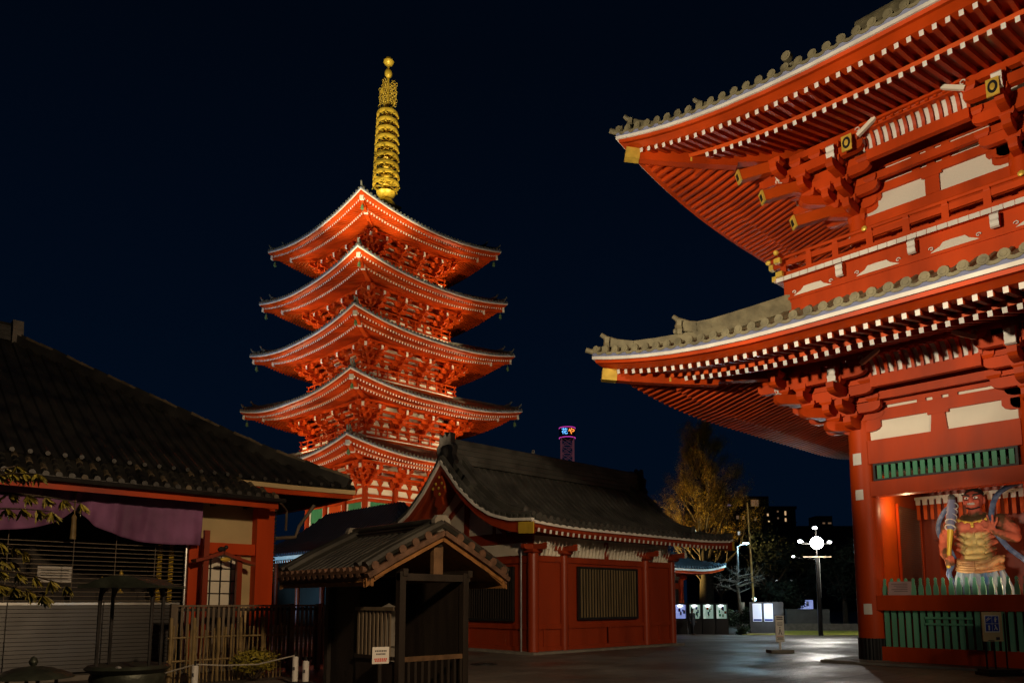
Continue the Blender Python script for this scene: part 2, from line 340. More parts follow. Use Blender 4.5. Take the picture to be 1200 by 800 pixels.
def tile_ribs(mb, R, prof, sides, sp, r, m, amax, u0=None, u1=None, disc=None, seg=0.5, start=0.0, pend=True):
    for side in sides:
        lo, hi = R.rng(side); n = int((hi-lo-2*r)/sp); off = ((hi-lo) - n*sp)/2
        for i in range(n+1):
            u = lo + off + i*sp
            if u0 is not None and not (u0 <= u <= u1): continue
            d = min(u-lo, hi-u); A = min(amax, d)
            if A < 0.15: A = 0.15
            ks = max(2, int((A-start)/seg)+1); vs = []
            for k in range(ks+1):
                a = start + (A-start)*k/ks; z = interp(prof, a)
                for q in range(5):
                    an = math.pi*q/4; du = r*math.cos(an); dz = r*math.sin(an)*1.0
                    p = R.P(side, u, a, z+dz)
                    vs.append((p[0] + (du if side in ('ym', 'yp') else 0), p[1] + (du if side in ('xm', 'xp') else 0), p[2]))
            mb.add(vs, [(k*5+q, k*5+q+1, (k+1)*5+q+1, (k+1)*5+q) for k in range(ks) for q in range(4)], m)
            if disc:
                dn = {'xm': (1, 0, 0), 'xp': (-1, 0, 0), 'ym': (0, 1, 0), 'yp': (0, -1, 0)}[side]
                p = Vector(R.P(side, u, start, interp(prof, start)+(0.10 if disc > 0.1 and pend else 0.06))); dn = Vector(dn)
                mb.cyl(p - dn*0.035, p + dn*0.03, disc, m, n=12)
                mb.cyl(p - dn*0.046, p - dn*0.03, disc*0.55, m, n=8)
                if pend:   # hanging pan-tile lip between the round ends
                    au = Vector((0, 1, 0)) if side in ('xm', 'xp') else Vector((1, 0, 0))
                    q = Vector(R.P(side, u+sp/2, start, interp(prof, start)+0.025)) if u+sp/2 < hi else p
                    w = sp/2 - disc*0.25; q = q + dn*0.0; pl = [(-w, 0.05), (-w*.5, 0.02), (0, 0.0), (w*.5, 0.02), (w, 0.05), (w, 0.02)] + [(w*math.cos(t), -0.055*math.sin(t)-0.01) for t in (0.5, 1.1, 1.57, 2.04, 2.64)] + [(-w, 0.02)]
                    mb.prism(pl, q, au, (0, 0, 1), dn, 0.05, m)
def eave_bands(mb, R, k=1.0, sides=('xm', 'xp', 'ym', 'yp'), red='verm', white='white', blue='bluegrey', n=28):
    # stacked edge boards, all profiles (inset, z) relative to the white board's lower edge
    R.skirt(mb, [(0.0, 0.0), (0.0, 0.085*k), (0.25*k, 0.085*k), (0.25*k, 0.0)], white, sides, n, True)
    R.skirt(mb, [(0.03*k, 0.088*k), (-0.02*k, 0.165*k), (0.3*k, 0.165*k), (0.3*k, 0.088*k)], blue, sides, n, True)
    R.skirt(mb, [(0.05*k, -0.003), (0.07*k, -0.085*k), (0.35*k, -0.085*k), (0.35*k, -0.003)], red, sides, n, True)
    R.skirt(mb, [(0.21*k, -0.087*k), (0.21*k, -0.115*k), (0.5*k, -0.115*k), (0.5*k, -0.087*k)], red, sides, n, True)
    R.skirt(mb, [(0.12*k, -0.117*k), (0.33*k, -0.20*k), (0.60*k, -0.20*k), (0.60*k, -0.117*k)], red, sides, n, True)
def hip_beam(mb, R, corner, a0, a1, z0, slope, w, h, m, cap=None, capl=0.35, z_lift=True):
    # diagonal corner rafter from inset a0 to a1, cap = golden end sleeve
    sx, sy = corner; pts = []
    def P(a):
        x = R.x0+a if sx < 0 else R.x1-a; y = R.y0+a if sy < 0 else R.y1-a
        return Vector((x, y, R.z0 + z0 + slope*a + (R.L(a) if z_lift else 0)))
    n = 8; prev = None
    for i in range(n):
        p, q = P(a0+(a1-a0)*i/n), P(a0+(a1-a0)*(i+1)/n); mb.beam(p, q, w, h, m)
    if cap:
        p, q = P(a0), P(a0+capl); d = (p-q).normalized(); mb.beam(p+d*0.02, q, w+0.03, h+0.03, cap)
    return P

def gable_ridge(mb, p0, p1, w, h, m, layers=3):
    p0, p1 = Vector(p0), Vector(p1)
    for k in range(layers):
        ww = w*(1-0.18*k); z = h*(k+0.5)/layers
        mb.beam(p0+Vector((0, 0, z)), p1+Vector((0, 0, z)), ww, h/layers*0.86, m)
        mb.beam(p0+Vector((0, 0, z+h/layers*0.45)), p1+Vector((0, 0, z+h/layers*0.45)), ww+0.06, h/layers*0.14, m)
    mb.tube([p0+Vector((0, 0, h+0.03)), p1+Vector((0, 0, h+0.03))], w*0.3, m, 8)

# ------------------------------------------------------------------ bracket pieces
def arm(mb, c, d, L, w, h, m, white=None):
    # curved bracket arm centred on c (bottom centre), along unit d, length L; rounded lower ends
    hh = h; r = min(h*0.9, L*0.22)
    pl = [(-L/2, hh), (-L/2, hh*0.45), (-L/2+r*0.25, hh*0.18), (-L/2+r*0.7, hh*0.03), (-L/2+r*1.2, 0), (L/2-r*1.2, 0), (L/2-r*0.7, hh*0.03), (L/2-r*0.25, hh*0.18), (L/2, hh*0.45), (L/2, hh)]
    d = Vector(d); aw = Vector((-d.y, d.x, 0)); mb.prism(pl, c, d, (0, 0, 1), aw, w, m)
def block(mb, c, s, h, m, rz=0.0):
    # bearing block, tapered below; c = bottom centre
    cs, sn = math.cos(rz), math.sin(rz); vs = []
    for k, z in ((0.34, 0), (0.5, h*0.42), (0.5, h)):
        for a, b in ((-k, -k), (k, -k), (k, k), (-k, k)): vs.append((c[0]+s*(a*cs-b*sn), c[1]+s*(a*sn+b*cs), c[2]+z))
    fs = [(3, 2, 1, 0), (8, 9, 10, 11)] + [(i*4+j, i*4+(j+1) % 4, (i+1)*4+(j+1) % 4, (i+1)*4+j) for i in range(2) for j in range(4)]
    mb.add(vs, fs, m)
def nose(mb, c, d, k, m='white', L=0.3):
    # white faced carved beam end, stepped front
    d = Vector(d); aw = Vector((-d.y, d.x, 0))
    pl = [(-0.1, 0.17), (L*0.75, 0.19), (L, 0.12), (L*0.86, 0.02), (L*0.98, -0.06), (L*0.85, -0.14), (L*0.9, -0.19), (L*0.6, -0.21), (-0.1, -0.12)]
    mb.prism([(u*k, v*k) for u, v in pl], c, d, (0, 0, 1), aw, 0.2*k, 'verm')
    fr = [(L*0.75, 0.19), (L, 0.12), (L*0.86, 0.02), (L*0.98, -0.06), (L*0.85, -0.14), (L*0.9, -0.19), (L*0.6, -0.21)]
    for (u0, v0), (u1, v1) in zip(fr, fr[1:]):
        o0 = Vector(c)+d*(u0*k+0.006)+Vector((0, 0, v0*k)); o1 = Vector(c)+d*(u1*k+0.006)+Vector((0, 0, v1*k))
        mb.beam(o0, o1, 0.2*k+0.012, 0.016, m, upv=d)
def mid_set(k=1.0, steps=3, step=0.465, rise=0.375, m='verm', nosed=True, fat=1.25):
    # bracket set on a wall column; local frame: outward = -X, wall along Y, z=0 at column head
    mb = MB(); w = 0.15*k*fat; h = 0.26*k; bs = 0.26*k*fat; bh = 0.17*k
    block(mb, (0, 0, -0.05), 0.42*k, 0.22*k, m)
    for i in range(steps):
        z = 0.17*k + i*rise*k; o = (i+1)*step*k
        L = o + 0.45*k; arm(mb, (-(L/2-0.2*k) , 0, z), (1, 0, 0), L, w, h, m)
        arm(mb, (-i*step*k, 0, z+0.002), (0, 1, 0), (1.15+0.28*(i > 0))*k, w*0.96, h*0.98, m)
        for y in (-0.52, 0, 0.52):
            block(mb, (-i*step*k, y*k*(1+0.2*(i > 0)), z+h*0.98), bs, bh, m)
        block(mb, (-o, 0, z+h), bs, bh, m)
    zt = 0.17*k + steps*rise*k; o = steps*step*k
    arm(mb, (-o, 0, zt), (0, 1, 0), 1.5*k, w, h, m)
    for y in (-0.62, 0, 0.62): block(mb, (-o, y*k, zt+h), bs, bh, m)
    if nosed:
        nose(mb, (-o-0.05, 0, zt+0.12*k), (-1, 0, 0), k); nose(mb, (-(steps-1)*step*k-0.25*k, 0, zt-0.02*k), (-1, 0, 0), k*0.01+0.001)
    return mb
def corner_set(k=1.0, steps=3, step=0.465, rise=0.375, m='verm', fat=1.25):
    # corner column, outward = -X and -Y
    mb = MB(); w = 0.15*k*fat; h = 0.26*k; bs = 0.26*k*fat; bh = 0.17*k; s2 = math.sqrt(.5)
    block(mb, (0, 0, -0.05), 0.46*k, 0.22*k, m)
    for i in range(steps):
        z = 0.17*k + i*rise*k; o = (i+1)*step*k; L = o + 1.0*k
        for d, q in (((1, 0, 0), 0), ((0, 1, 0), 0.003)):
            dv = Vector(d); c = -dv*(L/2-0.55*k); c.z = z+q; arm(mb, c, d, L, w*(1-q*5), h*(1-q*4), m)
        dd = Vector((s2, s2, 0)); Ld = o*1.414+0.5*k; c = -dd*(Ld/2-0.2*k); c.z = z-0.003; arm(mb, c, dd, Ld, w*1.15, h*1.03, m)
        block(mb, (-o, -o, z+h), bs*1.15, bh*1.05, m)
        for e in (-o, 0.5*k): block(mb, (e, 0, z+h), bs, bh, m); block(mb, (0, e, z+h), bs, bh, m)
        # arms parallel to each wall, standing out on the previous step and running past the corner
        if i > 0:
            oo = i*step*k; LL = oo + 1.35*k
            arm(mb, (-oo, -(LL/2-0.72*k), z+0.005), (0, 1, 0), LL, w*0.97, h*0.97, m)
            arm(mb, (-(LL/2-0.72*k), -oo, z+0.008), (1, 0, 0), LL, w*0.97, h*0.97, m)
            for e in (0.55*k, 0.0, -oo-0.45*k):
                block(mb, (-oo, e, z+h*0.99), bs, bh, m); block(mb, (e, -oo, z+h*0.99), bs, bh, m)
    zt = 0.17*k + steps*rise*k; o = steps*step*k; LL = o+1.5*k
    arm(mb, (-o, -(LL/2-0.75*k), zt), (0, 1, 0), LL, w, h, m); arm(mb, (-(LL/2-0.75*k), -o, zt+0.004), (1, 0, 0), LL, w, h, m)
    for e in (0.5*k, 0.0, -0.5*k, -o*0.75, -o-0.5*k):
        block(mb, (-o, e, zt+h), bs, bh, m); block(mb, (e, -o, zt+h), bs, bh, m)
    nose(mb, (-o-0.05, 0, zt+0.12*k), (-1, 0, 0), k); nose(mb, (0, -o-0.05, zt+0.12*k), (0, -1, 0), k)
    nose(mb, (-o*0.98, -o*0.98, zt+0.12*k), (-s2, -s2, 0), k)
    return mb
# ================================================================== SETTING
def ground():
    mb = MB(); vs = []; fs = []; n = 60; S = [-900, -300, -120] + [-80+4*i for i in range(60)] + [200, 400, 1200]
    N = len(S)
    for x in S:
        for y in S: vs.append((x, y, gz(x, y)))
    fs = [(i*N+j, (i+1)*N+j, (i+1)*N+j+1, i*N+j+1) for i in range(N-1) for j in range(N-1)]
    m = bpy.data.materials.new('paving'); m.use_nodes = True; nt = m.node_tree; b = nt.nodes['Principled BSDF']
    tc = nt.nodes.new('ShaderNodeTexCoord'); br = nt.nodes.new('ShaderNodeTexBrick'); nz = nt.nodes.new('ShaderNodeTexNoise'); nz2 = nt.nodes.new('ShaderNodeTexNoise')
    br.inputs['Scale'].default_value = 1.0; br.inputs['Brick Width'].default_value = 0.9; br.inputs['Row Height'].default_value = 0.45; br.inputs['Mortar Size'].default_value = 0.012
    br.inputs['Color1'].default_value = (0.07, 0.062, 0.05, 1); br.inputs['Color2'].default_value = (0.135, 0.118, 0.095, 1); br.inputs['Mortar'].default_value = (0.03, 0.03, 0.028, 1)
    nz.inputs['Scale'].default_value = 0.35; nz.inputs['Detail'].default_value = 7; nz2.inputs['Scale'].default_value = 14; nz2.inputs['Detail'].default_value = 4
    mx = nt.nodes.new('ShaderNodeMixRGB'); mx.blend_type = 'MULTIPLY'; mx.inputs[0].default_value = 0.75
    rp = nt.nodes.new('ShaderNodeValToRGB'); rp.color_ramp.elements[0].position = 0.35; rp.color_ramp.elements[0].color = (0.45, 0.43, 0.4, 1); rp.color_ramp.elements[1].position = 0.62
    mr = nt.nodes.new('ShaderNodeMapRange'); mr.inputs[1].default_value = 0.38; mr.inputs[2].default_value = 0.62; mr.inputs[3].default_value = 0.38; mr.inputs[4].default_value = 0.72
    bp = nt.nodes.new('ShaderNodeBump'); bp.inputs['Strength'].default_value = 0.8; bp.inputs['Distance'].default_value = 0.02
    ad = nt.nodes.new('ShaderNodeMath'); ad.operation = 'ADD'
    L = nt.links.new
    for q in (br, nz, nz2): L(tc.outputs['Object'], q.inputs['Vector'])
    L(br.outputs['Color'], mx.inputs[1]); L(nz.outputs['Fac'], rp.inputs[0]); L(rp.outputs[0], mx.inputs[2]); L(mx.outputs[0], b.inputs['Base Color'])
    L(nz.outputs['Fac'], mr.inputs[0]); L(mr.outputs[0], b.inputs['Roughness'])
    L(br.outputs['Fac'], ad.inputs[0]); L(nz2.outputs['Fac'], ad.inputs[1]); 
    inv = nt.nodes.new('ShaderNodeMath'); inv.operation = 'MULTIPLY_ADD'; inv.inputs[1].default_value = -1.2; L(br.outputs['Fac'], inv.inputs[0]); L(nz2.outputs['Fac'], inv.inputs[2])
    L(inv.outputs[0], bp.inputs['Height']); L(bp.outputs[0], b.inputs['Normal'])
    MATS['paving'] = m
    mb.add(vs, fs, 'paving'); mb.build('ground', kind='structure', fix=False)
ground()
def patch(name, quad, m, dz, n=14):
    mb = MB(); vs = []
    for i in range(n+1):
        for j in range(n+1):
            a, b = i/n, j/n; p = (Vector(quad[0])*(1-a)+Vector(quad[1])*a)*(1-b) + (Vector(quad[3])*(1-a)+Vector(quad[2])*a)*b
            vs.append((p.x, p.y, gz(p.x, p.y)+dz))
    mb.add(vs, [(i*(n+1)+j, (i+1)*(n+1)+j, (i+1)*(n+1)+j+1, i*(n+1)+j+1) for i in range(n) for j in range(n)], m)
    return mb.build(name, kind='structure', fix=False)
patch('lawn', [at(868, 44.5, 0), at(1330, 44.5, 0), at(1330, 51, 0), at(868, 51, 0)], 'grass', 0.03)
mat('path_light', (0.20, 0.20, 0.19), 0.5, 0.15, 2.0, bump=0.1)
patch('path', [at(760, 46.5, 0), at(907, 46.5, 0), at(907, 56, 0), at(760, 56, 0)], 'path_light', 0.035)

# ================================================================== TEMPLE GATE
CX, CY, BAY = 20.3, 7.9, 3.9
gate = thing('temple_gate', 'huge two-storey vermilion gate with tiled curling eaves, filling the right side', 'gate', (CX, CY, 0))
GO = Vector((CX, CY, 0))
def gpart(mb, name, smooth=False, kind=None, parent=None, label=None):
    # world-space mesh data, moved under the gate's empty
    o = mb.build(name, parent or gate, smooth, kind=kind, label=label); o.location = (-CX, -CY, 0); return o
def gsub(mb, name, parent, smooth=False, kind=None, label=None):
    return mb.build(name, parent, smooth, kind=kind, label=label)
YS = [CY - BAY*i for i in range(6)]; XS = [CX, CX+4, CX+8]
# columns
for i, y in enumerate(YS):
    for j, x in enumerate(XS):
        if i > 2 and j > 0 and i != 5: continue
        mb = MB(); mb.tube([(x, y, 0.05), (x, y, 2), (x, y, 4.5), (x, y, 6.3)], [0.355, 0.35, 0.345, 0.33], 'verm', 40)
        c = gpart(mb, 'column', True)
        b = MB(); pts = []
        for k in range(72):
            a = 2*math.pi*k/72; r = 0.375 if k % 3 else 0.362; pts.append((x+r*math.cos(a), y+r*math.sin(a)))
        b.prism([(p[0]-x, p[1]-y) for p in pts], (x, y, 0.335), (1, 0, 0), (0, 1, 0), (0, 0, 1), 0.57, 'black'); gsub(b, 'base_sleeve', c)
        s_ = MB(); s_.lathe([(0.62, 0.0), (0.62, 0.04), (0.5, 0.075), (0.0, 0.075)], (x, y, 0), 'stone', 32); gsub(s_, 'base_stone', c)
        if i == 0 and j == 0: corner_column = c
# papers on the corner column
for z, w, h, a in ((5.28, 0.22, 0.31, 176), (4.33, 0.20, 0.27, 178), (1.36, 0.2, 0.27, 186)):
    mb = MB(); vs = []
    for k in range(7):
        an = R_(a) + (k/6-.5)*w/0.35
        for zz in (-h/2, h/2): vs.append((CX+0.357*math.cos(an), CY+0.357*math.sin(an), z+zz))
    mb.add(vs, [(2*k, 2*k+2, 2*k+3, 2*k+1) for k in range(6)], 'paper')
    for q in range(3):
        an = R_(a); mb.box((CX+0.3585*math.cos(an), CY+0.3585*math.sin(an), z+h*(0.3-0.25*q)), (0.004, w*0.5, 0.012), 'net')
    gsub(mb, 'paper_notice', corner_column)
# front wall, bay by bay
mbS = MB(); mbS.b2((19.35, YS[-1]-1.2, 0.0), (29.3, 8.9, 0.055), 'stone'); gpart(mbS, 'stone_platform')
for bi in range(2):
    ya, yb = YS[bi]-0.34, YS[bi+1]+0.34; yc = (ya+yb)/2; W = ya-yb
    def bb(x0, x1, z0, z1, m='verm', e=0.0): mbb = MB(); mbb.b2((x0, yb-e, z0), (x1, ya+e, z1), m); return mbb
    m1 = bb(20.06, 20.36, 0.06, 0.42, 'verm', 0.1); gpart(m1, 'sill_beam')
    m1 = bb(20.02, 20.38, 1.33, 1.71, 'verm', 0.1); gpart(m1, 'rail_beam')
    m1 = bb(20.04, 20.42, 4.27, 4.66, 'verm', 0.1); gpart(m1, 'lintel_beam')
    m1 = bb(20.02, 20.42, 5.12, 5.74, 'verm', 0.1); gpart(m1, 'head_beam')
    for z in (1.33+0.19, 4.46, 5.4):
        for s in (1, -1): pass
    # upper green ventilation lattice
    lt = MB(); 
    for z0, z1 in ((4.664, 4.71), (5.07, 5.116)): lt.b2((20.03, yb, z0), (20.15, ya, z1), 'black')
    for y0, y1 in ((ya-0.05, ya), (yb, yb+0.05)): lt.b2((20.03, y0, 4.71), (20.15, y1, 5.07), 'black')
    n = int((W-0.1)/0.172)
    for k in range(n):
        y = yb+0.05+(k+0.5)*(W-0.1)/n; lt.b2((20.07, y-0.052, 4.71), (20.12, y+0.052, 5.07), 'green')
    gpart(lt, 'lattice', label='green slatted vent in a dark frame')
    # lower green pickets
    lt = MB(); n = int(W/0.167)
    for k in range(n):
        y = yb+(k+0.5)*W/n; lt.b2((20.12, y-0.052, 0.42), (20.17, y+0.052, 1.33), 'green_pale')
    if bi == 0:
        for z in (1.13, 0.98): lt.b2((20.08, yc-0.42, z), (20.118, yc+0.62, z+0.05), 'green_pale')
        for y in (yc-0.4, yc+0.55): lt.b2((20.075, y, 1.03), (20.117, y+0.04, 1.13), 'green')
    gpart(lt, 'picket_panel', label='green vertical slats below the rail')
    bk = MB(); bk.b2((20.40, yb, 0.42), (20.44, ya, 1.33), 'verm_dk'); gpart(bk, 'back_board')
    # knob topped pickets above the rail
    lt = MB()
    prof = [(-.052, 0), (-.056, .1), (-.05, .2), (-.026, .285), (-.034, .30), (-.034, .315), (-.022, .33), (-.036, .37), (-.026, .405), (0, .425)]
    poly = prof + [(-a, b) for a, b in reversed(prof[:-1])]
    for k in range(n):
        y = yb+(k+0.5)*W/n; lt.prism(poly, (20.13, y, 1.712), (0, 1, 0), (0, 0, 1), (1, 0, 0), 0.04, 'green_pale')
    gpart(lt, 'picket_crest', label='green pointed pickets standing on the rail')
    # plaster with dark red beams above the head beam
    pz = bb(20.14, 20.2, 5.74, 7.55, 'plaster', 0.3); gpart(pz, 'plaster_panel')
    fr = MB()
    for z0, z1 in ((6.25, 6.55), (6.63, 6.885), (6.97, 7.3)): fr.b2((20.07, yb-0.25, z0), (20.139, ya+0.25, z1), 'verm')
    fr.prism([(-0.19, 0), (0.19, 0), (0.155, 0.38), (0.155, 0.5), (-0.155, 0.5), (-0.155, 0.38)], (20.1, yc, 5.742), (0, 1, 0), (0, 0, 1), (1, 0, 0), 0.077, 'verm')
    fr.b2((20.05, yc-0.24, 6.18), (20.139, yc+0.24, 6.247), 'verm')
    for z in (6.55, 6.885):
        for y in (yc-0.36, yc+0.36, yc): fr.b2((20.06, y-0.1, z), (20.139, y+0.1, z+0.083), 'verm')
    for s in (-1, 1):
        for z, L in ((5.98, 0.5), (6.3, 0.7)):
            yy = (ya+0.3) if s > 0 else (yb-0.3); arm(fr, (20.1, yy-s*0.05, z), (0, 1, 0), 1.0 if L == 0.5 else 1.2, 0.10, 0.27, 'verm')
    gpart(fr, 'frame_beams', label='red cross beams over white plaster')
    # valance with white teeth inside the bay
    va = MB(); va.b2((22.9, yb, 4.42), (22.96, ya, 4.5), 'white')
    for k in range(18):
        y = yb+(k+0.5)*W/18; va.b2((22.9, y-0.06, 4.27), (22.955, y+0.06, 4.419), 'white'); va.b2((22.905, y-0.045, 3.85), (22.945, y+0.045, 4.269), 'verm_p')
    gpart(va, 'valance')
# statue chamber
ch = MB(); y0, y1 = YS[1]+0.33, YS[0]-0.33
ch.b2((20.45, y1+0.02, 1.2), (23.6, y1+0.08, 4.9), 'verm_p'); gpart(ch, 'chamber_side_wall'); ch = MB(); ch.b2((20.45, y0-0.08, 1.2), (23.6, y0-0.02, 4.9), 'verm_p')
gpart(ch, 'chamber_side_wall')
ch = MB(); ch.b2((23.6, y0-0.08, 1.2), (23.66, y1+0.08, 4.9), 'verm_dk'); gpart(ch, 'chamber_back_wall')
ch = MB(); ch.b2((20.45, y0-0.08, 1.0), (23.66, y1+0.08, 1.2), 'dkwood'); gpart(ch, 'chamber_floor')
ch = MB(); ch.b2((20.45, y0-0.08, 4.9), (23.66, y1+0.08, 4.96), 'dkwood'); gpart(ch, 'chamber_ceiling')
# wire mesh screen on the chamber's left wall
sc = MB(); yv = y1-0.03
for k in range(20): x = 21.5+k*0.085; sc.b2((x, yv, 1.7), (x+0.012, yv+0.012, 4.15), 'slat')
for k in range(41): z = 1.7+k*0.06; sc.b2((21.5, yv-0.013, z), (23.2, yv-0.001, z+0.012), 'verm_dk')
for x in (21.46, 23.2): sc.b2((x, yv-0.03, 1.6), (x+0.05, yv+0.03, 4.2), 'verm')
gpart(sc, 'wire_screen')
sc = MB(); sc.b2((23.52, 6.3, 1.2), (23.598, 7.2, 3.3), 'verm'); sc.b2((23.5, 6.2, 3.3), (23.598, 7.3, 3.42), 'verm_dk'); gpart(sc, 'chamber_panel')
# other walls of the lower storey (end wall, rear and side bays)
ow = MB()
ow.b2((CX+0.3, 8.0, 0.1), (CX+7.7, 8.12, 7.5), 'plaster'); ow.b2((CX+7.96, YS[1], 0.1), (CX+8.06, YS[0], 7.5), 'plaster')
ow.b2((CX+0.3, YS[-1]-0.12, 0.1), (CX+7.7, YS[-1], 7.5), 'plaster'); ow.b2((CX+7.96, YS[5], 0.1), (CX+8.06, YS[4], 7.5), 'plaster')
ow.b2((CX+0.1, YS[5]+0.3, 0.1), (CX+0.2, YS[4]-0.3, 5.1), 'verm_p'); ow.b2((CX+0.1, YS[5], 5.1), (CX+0.2, YS[2], 7.5), 'plaster')
ow.b2((CX+4, YS[2]-0.05, 0.1), (CX+4.1, YS[1]-0.3, 7.5), 'verm_p')
gpart(ow, 'outer_wall')
ow = MB()
for z0, z1 in ((0.06, 0.5), (1.33, 1.71), (4.27, 4.66), (5.12, 5.74), (6.3, 6.55), (6.9, 7.2)):
    ow.b2((CX-0.1, 7.86, z0), (CX+8.1, 8.2, z1-0.003), 'verm'); ow.b2((CX+7.8, YS[-1], z0), (CX+8.2, YS[0], z1-0.006), 'verm')
gpart(ow, 'tie_beams')

# ---- eaves
def gate_eaves(R, wall_a, zhead, ccx, ccy, name_label, fly_end, individual_base, top_prof, amax, hipend):
    """R eave outline; wall_a inset of the wall; returns the eave part"""
    mb = MB(); eave_bands(mb, R)
    fz = lambda a: -0.262 + 0.19*(a-0.36)      # centre line of flying rafters
    bz = lambda a: -0.31 + 0.28*(a-1.32)       # centre line of base rafters
    eave = gpart(mb, 'eave', label=name_label)
    # boards lying on the rafters, kioi rail
    mb = MB(); R.skirt(mb, [(0.5, fz(0.5)+0.065), (2.3, fz(2.3)+0.065), (2.3, fz(2.3)+0.09), (0.5, fz(0.5)+0.09)], 'verm', closed=True)
    R.skirt(mb, [(1.5, bz(1.5)+0.065), (wall_a+0.4, bz(wall_a+0.4)+0.065), (wall_a+0.4, bz(wall_a+0.4)+0.085), (1.5, bz(1.5)+0.085)], 'verm_dk', closed=True)
    gsub(mb, 'soffit_board', eave)
    mb = MB(); R.skirt(mb, [(1.36, bz(1.36)+0.063), (1.34, fz(1.36)-0.063), (1.52, fz(1.52)-0.063), (1.52, bz(1.52)+0.063)], 'verm_p', closed=True)
    gsub(mb, 'eave_rail', eave)
    # rafters: one object each where they show, meshes shared when alike
    cache = {}
    def rafter(side, u, a0, a1, zf, indiv, stuff):
        lo, hi = R.rng(side); d = min(u-lo, hi-u); a1 = min(a1, d-0.05)
        if a1 - a0 < 0.12: return
        l = R.L(d); w, h = 0.09, 0.115
        if indiv:
            key = (side, round(a1-a0, 2), round(a0, 2))
            if key not in cache:
                r = MB(); dv = Vector({'xm': (1, 0, 0), 'yp': (0, -1, 0)}[side])
                q = dv*(a1-a0); q.z = zf(a1)-zf(a0); r.beam((0, 0, 0), q, w, h, 'verm', 'white'); cache[key] = r.mesh('rafter')
            o = place('rafter', cache[key], eave, R.P(side, u, a0, zf(a0)))
        else:
            p, q = R.P(side, u, a0, zf(a0)), R.P(side, u, a1, zf(a1)); stuff.beam(p, q, w, h, 'verm', 'white')
    st = MB()
    for side in ('xm', 'yp', 'xp', 'ym'):
        lo, hi = R.rng(side); n = int((hi-lo-1.0)/0.25)
        for k in range(n):
            u = hi - 0.62 - k*0.25
            ind = side == 'xm' and u > 3.3
            rafter(side, u, 0.36, 2.25, fz, ind, st)
            if u < hi-1.9 and u > lo+1.9:
                rafter(side, u, 1.32, wall_a+0.3, bz, ind and individual_base, st)
    gsub(st, 'rafter_rows', eave, kind='stuff')
    # hip rafters with gilt ends
    for sx, sy in ((-1, 1), (-1, -1), (1, 1), (1, -1)):
        mb = MB(); hip_beam(mb, R, (sx, sy), 0.22, 2.4, -0.42, 0.10, 0.24, 0.30, 'verm'); hr = gsub(mb, 'hip_rafter', eave)
        mb = MB(); hip_beam(mb, R, (sx, sy), 0.20, 0.21, -0.42, 0.10, 0.225, 0.285, 'verm', cap='gold', capl=0.27); gsub(mb, 'gilt_cap', hr)
        mb = MB(); hip_beam(mb, R, (sx, sy), 1.5, wall_a+0.4, -0.52, 0.18, 0.26, 0.30, 'verm'); hr = gsub(mb, 'hip_rafter', eave)
        mb = MB(); hip_beam(mb, R, (sx, sy), 1.48, 1.49, -0.52, 0.18, 0.22, 0.2, 'verm', cap='gold', capl=0.05); gsub(mb, 'gilt_cap', hr)
    # purlins
    mb = MB(); o = wall_a - 1.395
    R2 = Roof(R.x0+o, R.x1-o, R.y0+o, R.y1-o, 0, 0)
    zt = zhead+1.715
    R2.skirt(mb, [(-0.09, zt+0.01), (-0.09, zt+0.2), (0.09, zt+0.2), (0.09, zt+0.01)], 'verm', closed=True)
    for e in (0.465, 0.93, 1.395):
        R2.skirt(mb, [(e-0.07, zt-0.36*e/0.465-0.17), (e-0.07, zt-0.36*e/0.465+0.03), (e+0.07, zt-0.36*e/0.465+0.03), (e+0.07, zt-0.36*e/0.465-0.17)], 'verm', closed=True)
    gsub(mb, 'purlin', eave)
    # tiles
    mb = MB(); R.skirt(mb, top_prof, 'gtile', n=40)
    roof = gpart(mb, 'roof', label='weathered grey-gold tiles')
    mb = MB(); tile_ribs(mb, R, [(a, z+0.0) for a, z in top_prof], ('xm', 'yp'), 0.33, 0.085, 'gtile', amax, disc=0.105, seg=0.9)
    tile_ribs(mb, R, top_prof, ('ym', 'xp'), 0.33, 0.085, 'gtile', amax, disc=0.105, seg=1.3)
    gsub(mb, 'ridge_tiles', roof, True)
    for sx, sy in ((-1, 1), (-1, -1), (1, 1), (1, -1)):
        mb = MB()
        def P(a, dz=0):
            x = R.x0+a if sx < 0 else R.x1-a; y = R.y0+a if sy < 0 else R.y1-a
            return Vector((x, y, R.z0+R.L(a)+interp(top_prof, a)+dz))
        dg = Vector((sx, sy, 0)).normalized()
        for a0, a1, w, h, dz in ((0.35, amax, 0.26, 0.20, 0.10), (1.75, amax, 0.22, 0.26, 0.32)):
            prev = None
            for i in range(9):
                a = a0+(a1-a0)*i/8; q = P(a, dz)
                if i == 0: q.z += 0.10
                if prev is not None: mb.beam(prev, q, w, h, 'gtile'); mb.beam(prev+Vector((0, 0, h/2)), q+Vector((0, 0, h/2)), w*0.55, 0.09, 'gtile')
                prev = q
            t = P(a0, dz+h/2+0.10)          # upturned end tile and grotesque face tile
            mb.tube([t-dg*0.55+Vector((0, 0, -0.02)), t-dg*0.2, t+dg*0.1+Vector((0, 0, 0.09)), t+dg*0.24+Vector((0, 0, 0.2))], [0.05, 0.07, 0.07, 0.055], 'gtile', 10)
            f = P(a0, dz)+dg*0.10; sd = Vector((-dg.y, dg.x, 0))
            mb.prism([(-.17, -.14), (.17, -.14), (.2, 0), (.15, .12), (.17, .26), (.07, .2), (0, .27), (-.07, .2), (-.17, .26), (-.15, .12), (-.2, 0)], f, sd, (0, 0, 1), dg, 0.12, 'gtile')
            mb.ell(f+dg*0.08, (0.07, 0.07, 0.08), 'gtile')
